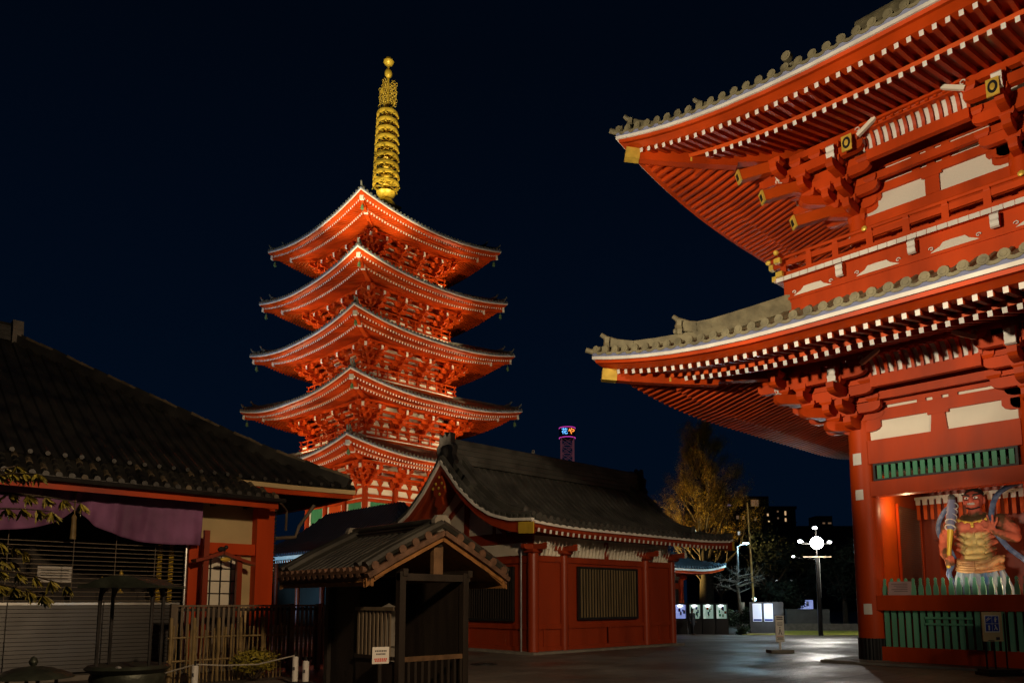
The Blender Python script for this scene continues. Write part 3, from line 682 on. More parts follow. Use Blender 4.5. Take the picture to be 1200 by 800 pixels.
        t = P(0.05, 0.03); mb.tube([t-dg*0.3, t+dg*0.05, t+dg*0.24+Vector((0, 0, 0.06))], [0.07, 0.075, 0.07], 'gtile', 12)
        gsub(mb, 'hip_ridge', roof)
    return eave, roof
R_low = Roof(15.2, 33.4, -16.7, 12.97, 7.48, 0.67, 6, 2.3)
gate_eaves(R_low, 5.07, 5.9, 20.3, 7.9, 'lower eave with white-tipped red rafters', 2.2, False,
           [(0, 0.17), (1.0, 0.50), (2.3, 1.05), (3.9, 1.93)], 3.9, 3.9)
R_up = Roof(15.75, 32.85, -16.15, 12.45, 13.67, 0.96, 8, 2.8)
gate_eaves(R_up, 4.75, 11.95, 20.5, 7.7, 'upper eave with white-tipped red rafters', 2.2, True,
           [(0, 0.17), (1.2, 0.62), (2.6, 1.35), (4.2, 2.4)], 4.2, 4.2)
# upper gabled crown of the roof
mb = MB(); x0, x1, y0, y1 = R_up.x0+4.2, R_up.x1-4.2, R_up.y0+4.2, R_up.y1-4.2; xm = (x0+x1)/2; zb = 13.67+2.4
pr = [(x0-0.3, zb-0.1), (x0+1.6, zb+1.3), (xm-1.2, zb+2.6), (xm, zb+3.9), (xm+1.2, zb+2.6), (x1-1.6, zb+1.3), (x1+0.3, zb-0.1)]
mb.prism([(a-xm, b) for a, b in pr], (xm, (y0+y1)/2, 0), (1, 0, 0), (0, 0, 1), (0, 1, 0), y1-y0+0.8, 'gtile', 'verm')
gable_ridge(mb, (xm, y0-0.6, zb+3.85), (xm, y1+0.6, zb+3.85), 0.5, 0.9, 'gtile')
gpart(mb, 'upper_roof')
# round boss tile and stub of a descending ridge on the upper front slope
mb = MB(); x, y = 16.25, 7.55
mb.cyl((x-0.1, y, 14.62), (x+0.05, y, 14.62), 0.115, 'gtile', n=16); mb.cyl((x-0.12, y, 14.62), (x-0.1, y, 14.62), 0.07, 'gtile', n=12); mb.tube([(x+0.02, y+0.2, 14.1), (x+0.02, y+0.1, 14.42), (x+0.02, y-0.1, 14.42), (x+0.02, y-0.34, 14.15)], [0.06, 0.05, 0.05, 0.06], 'gtile', 8)
gpart(mb, 'boss_tile')
for yy in (6.45, -8.0):
    mb = MB(); pts = [Vector((16.75+0.5*i, yy, 14.32+0.25*i)) for i in range(6)]
    for p, q in zip(pts, pts[1:]): mb.beam(p, q, 0.26, 0.3, 'gtile'); mb.beam(p+Vector((0, 0, .18)), q+Vector((0, 0, .18)), 0.14, 0.1, 'gtile')
    mb.prism([(-.17, -.15), (.17, -.15), (.2, 0), (.14, .14), (.16, .27), (0, .3), (-.16, .27), (-.14, .14), (-.2, 0)], (16.7, yy, 14.3), (0, 1, 0), (0, 0, 1), (1, 0, 0), 0.12, 'gtile')
    mb.tube([(16.95, yy, 14.58), (16.75, yy, 14.6), (16.55, yy, 14.7)], [0.06, 0.065, 0.05], 'gtile', 10); gpart(mb, 'descending_ridge')
# ---- bracket sets
ms = mid_set(); me_mid = None
def put(mesh_mb, x, y, z, name, rz=0.0, mirror=False, cache={}):
    key = (id(mesh_mb), mirror)
    if key not in cache:
        me = mesh_mb.mesh(name)
        if mirror:
            for v in me.vertices: v.co.y *= -1
            me.flip_normals()
        bm = bmesh.new(); bm.from_mesh(me); bmesh.ops.recalc_face_normals(bm, faces=bm.faces[:]); bm.to_mesh(me); bm.free()
        cache[key] = me
    return place(name, cache[key], gate, (x-CX, y-CY, z), rz)
cs = corner_set()
put(cs, CX, CY, 5.9, 'bracket_set', 0, True)
for y in YS[1:5]: put(ms, CX, y, 5.9, 'bracket_set')
UX, UY = 20.5, 7.7
put(cs, UX, UY, 11.95, 'bracket_set', 0, True)
for i in range(1, 5): put(ms, UX, UY-3.82*i, 11.95, 'bracket_set')
for x in (CX+4, ): put(ms, x, CY, 5.9, 'bracket_set', -math.pi/2); put(ms, x, UY, 11.95, 'bracket_set', -math.pi/2)
put(cs, CX+8, CY, 5.9, 'bracket_set', -math.pi/2); put(cs, CX+7.8, UY, 11.95, 'bracket_set', -math.pi/2)
put(cs, CX, YS[5], 5.9, 'bracket_set'); put(cs, UX, UY-19.1, 11.95, 'bracket_set')
# tail rafters and crest plaques of the upper corner
for L, z in ((2.13, 13.40), (1.68, 12.78), (1.09, 12.02)):
    s2 = 0.70711; p0 = Vector((CX-L, CY+L, z)); p1 = Vector((CX-L+1.25, CY+L-1.25, z+0.5)); mb = MB()
    mb.beam(p0, p1, 0.24, 0.30, 'verm_p'); t = gpart(mb, 'tail_rafter')
    mb = MB(); d = (p1-p0).normalized(); mb.beam(p0-d*0.02, p0+d*0.03, 0.27, 0.33, 'gold'); mb.beam(p0-d*0.035, p0-d*0.018, 0.13, 0.17, 'black'); gsub(mb, 'gilt_cap', t)
# curved rib screens between the sets
def rib_screen(X0, z0, ya, yb, zr=0.46):
    mb = MB(); n = 12; W = ya-yb
    mb.b2((X0-0.09, yb, z0-0.27), (X0+0.09, ya, z0), 'verm')
    def path(t): return (X0-0.02-0.42*t**1.6, z0+zr*math.sin(t*math.pi/2)**0.9)
    K = 6; vs = []
    for k in range(K+1):
        x, z = path(k/K); vs += [(x+0.05, yb, z), (x+0.05, ya, z)]
    mb.add(vs, [(2*k, 2*k+1, 2*k+3, 2*k+2) for k in range(K)], 'white')
    for i in range(n+1):
        y = yb+W*i/n
        for k in range(K):
            (xa, za), (xb, zb) = path(k/K), path((k+1)/K); mb.beam((xa, y, za), (xb, y, zb), 0.10, 0.075, 'verm', upv=(0, 1, 0))
    x, z = path(1)
    mb.b2((x-0.06, yb, z), (x+0.08, ya, z+0.07), 'verm')
    e = 0.42     # carved pale ends that slope down at both sides of the top rail
    for yy, s in ((ya, 1), (yb, -1)):
        mb.beam((x-0.07, yy-s*e, z+0.06), (x-0.03, yy+s*0.05, z-0.2), 0.1, 0.1, 'plaster', upv=(1, 0, 0))
        mb.tube([(x-0.09, yy+s*(0.03+0.055*math.cos(q)), z-0.06+0.055*math.sin(q)) for q in [i*0.7 for i in range(8)]], 0.013, 'white', 5)
    gpart(mb, 'rib_screen', label='row of curved red ribs over white boards')
for bi in range(3):
    rib_screen(19.25, 7.19, YS[bi]-0.72, YS[bi+1]+0.72)
    ya = UY-3.82*bi; rib_screen(19.4, 13.3, ya-0.72, ya-3.82+0.72)
def crest(x, y, z):
    mb = MB(); c = Vector((x, y, z)); d = Vector((-1, 0, 0))
    mb.b2((x-0.02, y-0.13, z-0.21), (x+0.02, y+0.13, z+0.21), 'gold')
    mb.lathe([(0.0, 0), (0.1, 0), (0.1, 0.012), (0, 0.012)], (0, 0, 0), 'black', 20, 1, 1.55)
    n = len(mb.v); k = n-80
    mb.v[k:] = [(x-0.021-v[2], y+v[0], z+v[1]) for v in mb.v[k:]]
    mb.ell((x-0.035, y, z), (0.012, 0.055, 0.085), 'gold'); return gpart(mb, 'crest_plaque')
crest(18.75, 7.25, 13.38); crest(18.7, 3.95, 13.15)
# ---- upper storey wall
for bi in range(5):
    ya, yb = UY-3.82*bi-0.3, UY-3.82*(bi+1)+0.3; yc = (ya+yb)/2
    mb = MB(); mb.b2((20.42, yb-0.3, 10.2), (20.48, ya+0.3, 14.3), 'net'); gpart(mb, 'plaster_panel')
    mb = MB()
    for z0, z1, x in ((10.2, 11.2, 20.36), (11.2, 11.6, 20.31), (11.6, 12.02, 20.36), (12.56, 12.81, 20.35), (12.93, 13.13, 20.35), (13.26, 13.7, 20.35)):
        mb.b2((x, yb-0.25, z0), (20.419, ya+0.25, z1-0.004), 'verm')
    mb.b2((20.35, yc-0.17, 12.02), (20.418, yc+0.17, 12.559), 'verm'); mb.b2((20.33, yc-0.24, 12.48), (20.349, yc+0.24, 12.558), 'verm')
    for z, z_ in ((12.81, 12.93), (13.13, 13.26)):
        for y in (yc-0.36, yc, yc+0.36): mb.b2((20.351, y-0.1, z+0.003), (20.418, y+0.1, z_-0.003), 'verm')
    for s in (-1, 1):
        yy = ya+0.3 if s > 0 else yb-0.3
        for z, L in ((12.28, 1.0), (12.6, 1.25)): arm(mb, (20.37, yy-s*0.05, z), (0, 1, 0), L, 0.1, 0.27, 'verm')
    gpart(mb, 'frame_beams', label='red cross beams over white plaster')
for i in range(6):
    for x in (UX, UX+7.6):
        mb = MB(); mb.cyl((x, UY-3.82*i, 9.6), (x, UY-3.82*i, 12.3), 0.26, 'verm', n=24); gpart(mb, 'upper_column', True)
mb = MB(); mb.b2((20.6, 7.66, 9.6), (28.0, 7.74, 14.3), 'plaster'); mb.b2((28.0, -11.4, 9.6), (28.1, 7.7, 14.3), 'plaster'); mb.b2((20.6, -11.46, 9.6), (28.0, -11.38, 14.3), 'plaster')
mb.b2((19.2, -13.0, 9.45), (29.6, 8.9, 9.55), 'dkwood'); gpart(mb, 'upper_wall')
# ---- balcony
BX, BY = 18.95, 9.22; BX1, BY0 = 29.5, -12.9
mb = MB()
RB = Roof(BX, BX1, BY0, BY, 0, 0)
RB.skirt(mb, [(0, 9.2), (0, 10.27), (0.3, 10.27), (0.3, 9.2)], 'verm', closed=True)
RB.skirt(mb, [(-0.035, 9.72), (-0.035, 9.80), (0.0, 9.80), (0, 9.72)], 'verm', closed=True)
RB.skirt(mb, [(-0.16, 10.275), (-0.16, 10.36), (1.6, 10.36), (1.6, 10.275)], 'verm', closed=True)
balc = gpart(mb, 'balcony')
mb = MB()      # white painted ends of the floor planks
for k in range(98):
    y = BY+0.14-k*0.225; mb.b2((BX-0.178, y-0.219, 10.255), (BX-0.162, y-0.006, 10.375), 'white')
for k in range(48):
    x = BX-0.14+k*0.225; mb.b2((x+0.006, BY+0.162, 10.273), (x+0.222, BY+0.178, 10.372), 'white')
gsub(mb, 'floor_edge', balc)
mb = MB()
for side in (0, 1):
    n = 24 if side == 0 else 12
    def Q(u, out, z): return (BX+0.02-out, BY-u, z) if side == 0 else (BX+u, BY-0.02+out, z)
    LT = (BY-BY0) if side == 0 else (BX1-BX)
    def rail(z0, z1, o0, o1, u0=-0.25):
        a, b = Q(u0, o0, z0), Q(LT, o1, z1); mb.b2(a, b, 'verm')
    rail(10.37, 10.53, -0.06+0.002*side, 0.08+0.002*side, -0.2); rail(10.72, 10.87, -0.03, 0.05, -0.28)
    mb.cyl(Q(-0.38, 0.01, 10.99+0.004*side), Q(LT, 0.01, 10.99+0.004*side), 0.05, 'verm', n=10)
    u = 0.02; k = 0
    while u < LT:
        a, b = Q(u-0.08, -0.05, 10.37), Q(u+0.08, 0.07, 10.88); mb.b2(a, b, 'verm')
        block(mb, Q(u, 0.01, 10.84), 0.13, 0.11, 'verm'); u += 0.72 if k < 2 else 0.87; k += 1
rl = gpart(mb, 'railing')
for o_, z in ((0.2, 10.435), (0.28, 10.79)):
    mb = MB(); mb.b2((BX-0.08, BY+o_-0.02, z-0.07), (BX+0.1, BY+o_+0.1, z+0.07), 'gold'); gsub(mb, 'gilt_cap', rl)
    mb = MB(); mb.b2((BX-o_-0.1, BY-0.1, z-0.065), (BX-o_+0.02, BY+0.08, z+0.065), 'gold'); gsub(mb, 'gilt_cap', rl)
for p_, r_ in (((BX, BY+0.42, 10.99), (0.07, 0.09, 0.07)), ((BX-0.42, BY-0.02, 10.99), (0.09, 0.07, 0.07))):
    mb = MB(); mb.ell(p_, r_, 'gold', 12, 8); gsub(mb, 'gilt_cap', rl)
for y in (7.0, 3.6): mb = MB(); mb.ell((BX-0.055, y, 10.99), (0.03, 0.07, 0.07), 'gold', 12, 8); gsub(mb, 'gilt_boss', rl)
mb = MB(); mb.b2((BX-0.05, BY-0.02, 9.5), (BX+0.2, BY+0.16, 9.8), 'gold'); gsub(mb, 'corner_fitting', balc)
mb = MB()      # white noses and cloud panels under the floor
for k in range(9):
    y = 7.62-1.74*k; nose(mb, (BX, y, 10.06), (-1, 0, 0), 0.82)
    y2 = y+0.87 if k else 8.42; w = 0.52
    pl = [(-w, 0), (w, 0), (w*0.82, 0.05), (w*0.6, 0.10), (w*0.45, 0.19), (0, 0.2), (-w*0.45, 0.19), (-w*0.6, 0.1), (-w*0.82, 0.05)]
    mb.prism(pl, (BX-0.02, y2, 9.80), (0, 1, 0), (0, 0, 1), (1, 0, 0), 0.035, 'net')
    for s in (-1, 1):
        mb.tube([(BX-0.03, y2+s*(w*0.95+(0.06-0.006*i)*math.cos(i*0.75)), 9.9+(0.06-0.006*i)*math.sin(i*0.75)) for i in range(9)], 0.013, 'white', 5)
gsub(mb, 'cloud_carvings', balc)


# ================================================================== PAGODA
pag = thing('pagoda', 'floodlit vermilion five-storey pagoda with a golden ringed spire', 'pagoda', (PC[0], PC[1], 0), R_(1.65))
WH = [4.45, 4.1, 3.75, 3.38, 3.02]; AH = [9.42, 8.98, 8.52, 8.05, 7.62]; ZC = [13.35, 18.4, 23.52, 28.42, 33.42]
LIFT = 0.98; KB = 0.98
def sub4(me, name, parent, locf, lst=(0, 1, 2, 3)):
    for q in lst:
        a = q*math.pi/2; x, y, z = locf; place(name, me, parent, (x*math.cos(a)-y*math.sin(a), x*math.sin(a)+y*math.cos(a), z), a)
mb = MB(); mb.b2((-6.5, -6.5, -0.6), (6.5, 6.5, 4.2), 'dkwood'); pag_base = mb.build('base_building', pag)
mb = MB(); mb.b2((-6.8, -6.8, 4.2), (6.8, 6.8, 4.5), 'stone'); mb.build('base_roof', pag_base)
pm = mid_set(KB, fat=1.15); pmm = pm.mesh('bracket_set'); pc_ = corner_set(KB, fat=1.15); pcm = pc_.mesh('bracket_set')
for me in (pmm, pcm):
    bm = bmesh.new(); bm.from_mesh(me); bmesh.ops.recalc_face_normals(bm, faces=bm.faces[:]); bm.to_mesh(me); bm.free()
bell = MB(); bell.lathe([(0.0, 0.0), (0.02, 0.0), (0.03, -0.15), (0.13, -0.2), (0.17, -0.5), (0.2, -0.62), (0, -0.62)], (0, 0, 0), 'bronze', 12); bell.cyl((0, 0, -0.6), (0, 0, -0.8), 0.03, 'bronze', n=6); bell.cyl((0, 0, 0), (0, 0, 0.2), 0.02, 'bronze', n=6)
mat('bell_green', (0.12, 0.22, 0.10), 0.5, 0.2); bell.names = ['bell_green']; bellm = bell.mesh('wind_bell')
for t in range(5):
    w, A, z0 = WH[t], AH[t], ZC[t]-LIFT
    R = Roof(-A, A, -A, A, z0, LIFT, min(A, 7.6), 2.0)
    ov = A - w
    zh = z0 - 0.31 + 0.26*(ov-1.395*KB-1.4) - 0.07 - 0.2 - 1.715*KB       # head of the columns
    zfl = 4.5 if t == 0 else ZC[t-1]-LIFT+2.35
    # walls
    mb = MB(); mb.b2((-w+0.12, -w+0.12, zfl-1.2), (w-0.12, w-0.12, z0+0.6), 'plaster'); st = mb.build('storey_wall', pag)
    mb = MB(); x = -w; zt = z0+0.4
    hb = zfl + (0.95 if t else 0.0); cols = (-w, -w/3, w/3, w)
    zm = [(zfl, hb)] if t else []
    zw = zh - 0.55
    mb.b2((x, -w, zw-0.25), (x+0.1, w, zw), 'verm')
    rows = [zw, zw+0.62, zw+1.28, zt]
    for z in rows[1:]: mb.b2((x+0.01, -w, z-0.1), (x+0.1, w, z+0.1), 'verm')
    for b in range(3):
        ya, yb = cols[b], cols[b+1]; yc = (ya+yb)/2
        mb.b2((x+0.02, yc-0.09, zw), (x+0.1, yc+0.09, zt), 'verm')
        for rr in range(2):
            zb = rows[rr]
            for yy, s in ((ya, 1), (yc, -1), (yc, 1), (yb, -1)):      # flared feet give the panels their bell shape
                mb.prism([(0, 0.52), (s*0.30, 0.52), (s*0.24, 0.40), (s*0.12, 0.22), (s*0.10, 0.0), (0, 0)][::s], (x+0.05, yy, zb+0.0), (0, 1, 0), (0, 0, 1), (1, 0, 0), 0.07, 'verm')
    if t: mb.b2((x, -w, zfl), (x+0.09, w, zw-0.25), 'verm_p')
    else:
        mb.b2((x+0.01, -w, 4.5), (x+0.1, w, 6.2), 'verm')
        mb.b2((x+0.02, -w, zw-0.6), (x+0.1, w, zw-0.35), 'verm')
        for b in range(3):
            ya, yb = cols[b], cols[b+1]; m_ = 'green' if b != 1 else 'verm_p'
            mb.b2((x+0.03, ya+0.55, 6.2), (x+0.1, yb-0.55, zw-0.62), m_)
            for yy in (ya+0.42, yb-0.42): mb.b2((x+0.02, yy-0.12, 6.2), (x+0.1, yy+0.12, zw-0.62), 'white')
    bm_ = mb.mesh('wall_frame'); sub4(bm_, 'wall_frame', st, (0, 0, 0))
    mb = MB(); mb.cyl((0, 0, zfl-1), (0, 0, zh+0.1), 0.24, 'verm', n=16); cm = mb.mesh('column')
    for q in range(4):
        a = q*math.pi/2
        for y in (-w, -w/3, w/3): place('column', cm, pag, (-w*math.cos(a)-y*math.sin(a), -w*math.sin(a)+y*math.cos(a), 0), a)
    sub4(pcm, 'bracket_set', pag, (-w, -w, zh))
    for y in (-w/3, w/3): sub4(pmm, 'bracket_set', pag, (-w, y, zh))
    # eave
    mb = MB(); eave_bands(mb, R, 1.0, n=26)
    eave = mb.build('eave', pag)
    fz = lambda a: -0.27 + 0.19*(a-0.40); bz = lambda a: -0.33 + 0.27*(a-1.4)
    mb = MB(); R.skirt(mb, [(0.6, fz(0.6)+0.07), (2.4, fz(2.4)+0.07), (2.4, fz(2.4)+0.1), (0.6, fz(0.6)+0.1)], 'soffit_p', closed=True)
    R.skirt(mb, [(1.6, bz(1.6)+0.07), (ov+0.3, bz(ov+0.3)+0.07), (ov+0.3, bz(ov+0.3)+0.1), (1.6, bz(1.6)+0.1)], 'soffit_p', closed=True)
    R.skirt(mb, [(1.42, bz(1.42)+0.06), (1.42, fz(1.42)-0.07), (1.6, fz(1.6)-0.07), (1.6, bz(1.6)+0.06)], 'soffit_p', closed=True)
    mb.build('soffit_board', eave)
    rf = MB()
    for side in ('xm', 'ym', 'xp', 'yp'):
        n = int((2*A-1.2)/0.27)
        for k in range(n+1):
            u = -A+0.6 + (2*A-1.2)*k/n; d = A-abs(u)
            for zf, a0, a1, dm in ((fz, 0.36, 2.3, 0.5), (bz, 1.4, ov+0.1, 1.9)):
                a1 = min(a1, d-0.04)
                if d > dm and a1-a0 > 0.1: rf.beam(R.P(side, u, a0, zf(a0)), R.P(side, u, a1, zf(a1)), 0.12, 0.15, 'verm', 'white')
    rf.build('rafter_rows', eave, kind='stuff')
    for sx, sy in ((-1, -1), (-1, 1), (1, -1), (1, 1)):
        mb = MB(); hip_beam(mb, R, (sx, sy), 0.25, 2.4, -0.44, 0.1, 0.28, 0.32, 'verm', cap='white', capl=0.12); mb.build('hip_rafter', eave)
        mb = MB(); hip_beam(mb, R, (sx, sy), 1.5, ov+0.3, -0.58, 0.17, 0.3, 0.34, 'verm', cap='white', capl=0.12); mb.build('hip_rafter', eave)
        p = R.P('xm', -A+0.5, 0.5, -0.68); place('wind_bell', bellm, eave, (abs(p[0])*sx, abs(p[1])*sy, p[2])).scale = (0.7, 0.7, 0.75)
    mb = MB(); oo = ov-1.395*KB; R2 = Roof(-w-1.395*KB, w+1.395*KB, -w-1.395*KB, w+1.395*KB, 0, 0); zt2 = zh+1.715*KB
    R2.skirt(mb, [(-0.1, zt2+0.01), (-0.1, zt2+0.2), (0.1, zt2+0.2), (0.1, zt2+0.01)], 'verm', closed=True)
    for e in (0.46, 0.92): R2.skirt(mb, [(e-0.07, zt2-0.8*e-0.17), (e-0.07, zt2-0.8*e+0.03), (e+0.07, zt2-0.8*e+0.03), (e+0.07, zt2-0.8*e-0.17)], 'verm', closed=True)
    mb.build('purlin', eave)
    # roof
    if t < 4: tp = [(0, 0.17), (1.5, 0.76), (3.2, 1.55), (A-WH[t+1]+0.1, 2.3)]
    else: tp = [(0, 0.17), (1.5, 0.80), (3.2, 1.75), (5.2, 3.1), (A-0.45, 4.75)]
    mb = MB(); R.skirt(mb, tp, 'ptile', n=26)
    roof = mb.build('roof', pag)
    mb = MB(); tile_ribs(mb, R, tp, ('xm', 'ym', 'xp', 'yp'), 0.36, 0.09, 'ptile', tp[-1][0], disc=0.11, seg=1.5, pend=False); mb.build('ridge_tiles', roof)
    for sx, sy in ((-1, -1), (-1, 1), (1, -1), (1, 1)):
        mb = MB(); prev = None; dg = Vector((sx, sy, 0)).normalized()
        for i in range(9):
            a = 0.25+(tp[-1][0]-0.25)*i/8; p = Vector((sx*(A-a), sy*(A-a), z0+R.L(a)+interp(tp, a)+0.1))
            if prev is not None: mb.beam(prev, p, 0.26, 0.26, 'ptile')
            prev = p
            if i == 0: p0 = p.copy()
            if i == 1: p1 = p.copy()
        mb.tube([p0-dg*0.3+Vector((0, 0, 0.1)), p0+dg*0.1+Vector((0, 0, 0.2)), p0+dg*0.25+Vector((0, 0, 0.45))], [0.09, 0.09, 0.05], 'ptile', 8)
        mb.tube([p1-dg*0.4+Vector((0, 0, 0.1)), p1+dg*0.1+Vector((0, 0, 0.3)), p1+dg*0.3+Vector((0, 0, 0.6))], [0.12, 0.11, 0.06], 'ptile', 8)
        mb.build('hip_ridge', roof)
    # balcony of the storey above
    if t < 4:
        b = WH[t+1]+0.9; zf2 = z0+2.35
        mb = MB(); mb.b2((-b+0.5, -b+0.5, zf2-0.9), (b-0.5, b-0.5, zf2-0.13), 'verm'); mb.b2((-b, -b, zf2-0.13), (b, b, zf2), 'verm_p'); bc = mb.build('balcony', pag)
        mb = MB(); mb.b2((-b-0.03, -b, zf2-0.1), (-b-0.002, b, zf2-0.02), 'white')
        for z, s in ((zf2+0.12, 0.09), (zf2+0.5, 0.07), (zf2+0.9, 0.09)): mb.b2((-b, -b-0.2, z-s/2), (-b+0.09, b+0.2, z+s/2), 'verm')
        n = 9
        for k in range(n+1):
            y = -b+2*b*k/n; mb.b2((-b+0.005, y-0.05, zf2), (-b+0.085, y+0.05, zf2+0.85), 'verm')
            if k < n and k % 3 != 1: mb.b2((-b+0.02, y+0.22, zf2+0.22), (-b+0.06, y+2*b/n-0.22, zf2+0.38), 'white')
        rm = mb.mesh('railing'); sub4(rm, 'railing', bc, (0, 0, 0))
# spire
zb = ZC[4]-LIFT+4.75
mb = MB(); mb.b2((-0.9, -0.9, zb-0.4), (0.9, 0.9, zb+0.55), 'goldpaint'); mb.b2((-1.05, -1.05, zb+0.55), (1.05, 1.05, zb+0.7), 'goldpaint')
mb.lathe([(0.95, 0.7), (0.9, 1.0), (0.65, 1.35), (0.35, 1.5), (0.3, 1.6), (0.6, 1.7), (0.85, 1.95), (0.9, 2.05), (0.3, 2.1)], (0, 0, zb), 'goldpaint', 24)
sp = mb.build('spire_base', pag, True)
mb = MB(); mb.cyl((0, 0, zb+1), (0, 0, 51.2), 0.26, 'goldpaint', 0.1, 12); spole = mb.build('spire_pole', pag, True)
for k in range(9):
    z = 39.9+k*0.88; r = 1.22-0.028*k; mb = MB(); vs = []; n = 32
    pr = [(r-0.2, 0.0), (r, -0.02), (r+0.04, 0.13), (r, 0.28), (r-0.2, 0.26)]
    mb.lathe_open = None
    for (ra, za) in pr:
        for q in range(n): a = 2*math.pi*q/n; vs.append((ra*math.cos(a), ra*math.sin(a), z+za))
    mb.add(vs, [(i*n+q, i*n+(q+1) % n, ((i+1) % 5)*n+(q+1) % n, ((i+1) % 5)*n+q) for i in range(5) for q in range(n)], 'goldpaint')
    for q in range(8):
        a = 2*math.pi*q/8; c, s_ = math.cos(a), math.sin(a); mb.beam((0.2*c, 0.2*s_, z+0.1), ((r-0.1)*c, (r-0.1)*s_, z+0.12), 0.1, 0.12, 'goldpaint')
        mb.lathe([(0.0, 0.0), (0.05, -0.02), (0.08, -0.2), (0, -0.2)], ((r+0.02)*c, (r+0.02)*s_, z-0.02), 'goldpaint', 6)
    mb.lathe([(0.3, 0), (0.42, 0.1), (0.3, 0.24)], (0, 0, z), 'goldpaint', 12)
    mb.build('spire_ring', spole, True)
for q in range(4):          # openwork flame fins
    a = q*math.pi/2+0.4; c, s_ = math.cos(a), math.sin(a); mb = MB(); random.seed(5)
    for i in range(7):
        for j in range(4):
            rr = 0.2+0.21*j+(0.08 if i % 2 else 0); z = 47.55+i*0.42+0.1*j
            if j == 3 and i > 5: continue
            mb.tube([((rr+0.12*math.cos(w_))*c, (rr+0.12*math.cos(w_))*s_, z+0.17*math.sin(w_)) for w_ in [k*0.9 for k in range(7)]], 0.028, 'goldpaint', 4)
    mb.tube([((0.15+0.75*math.sin(u*2.6+0.2))*c, (0.15+0.75*math.sin(u*2.6+0.2))*s_, 47.3+3.2*u) for u in [i/10 for i in range(11)]], 0.045, 'goldpaint', 5)
    mb.build('flame_fin', spole)
mb = MB(); mb.ell((0, 0, 51.35), (0.36, 0.36, 0.46), 'goldpaint', 16, 10); mb.build('spire_ball', spole, True)
mb = MB(); mb.ell((0, 0, 52.6), (0.42, 0.42, 0.42), 'goldpaint', 16, 10); mb.cyl((0, 0, 51.7), (0, 0, 53.2), 0.13, 'goldpaint', 0.02, 8)
mb.lathe([(0.1, 0), (0.34, 0.12), (0.5, 0.3), (0.52, 0.42), (0.3, 0.3), (0.1, 0.2)], (0, 0, 52.15), 'goldpaint', 8); mb.build('spire_jewel', spole, True)

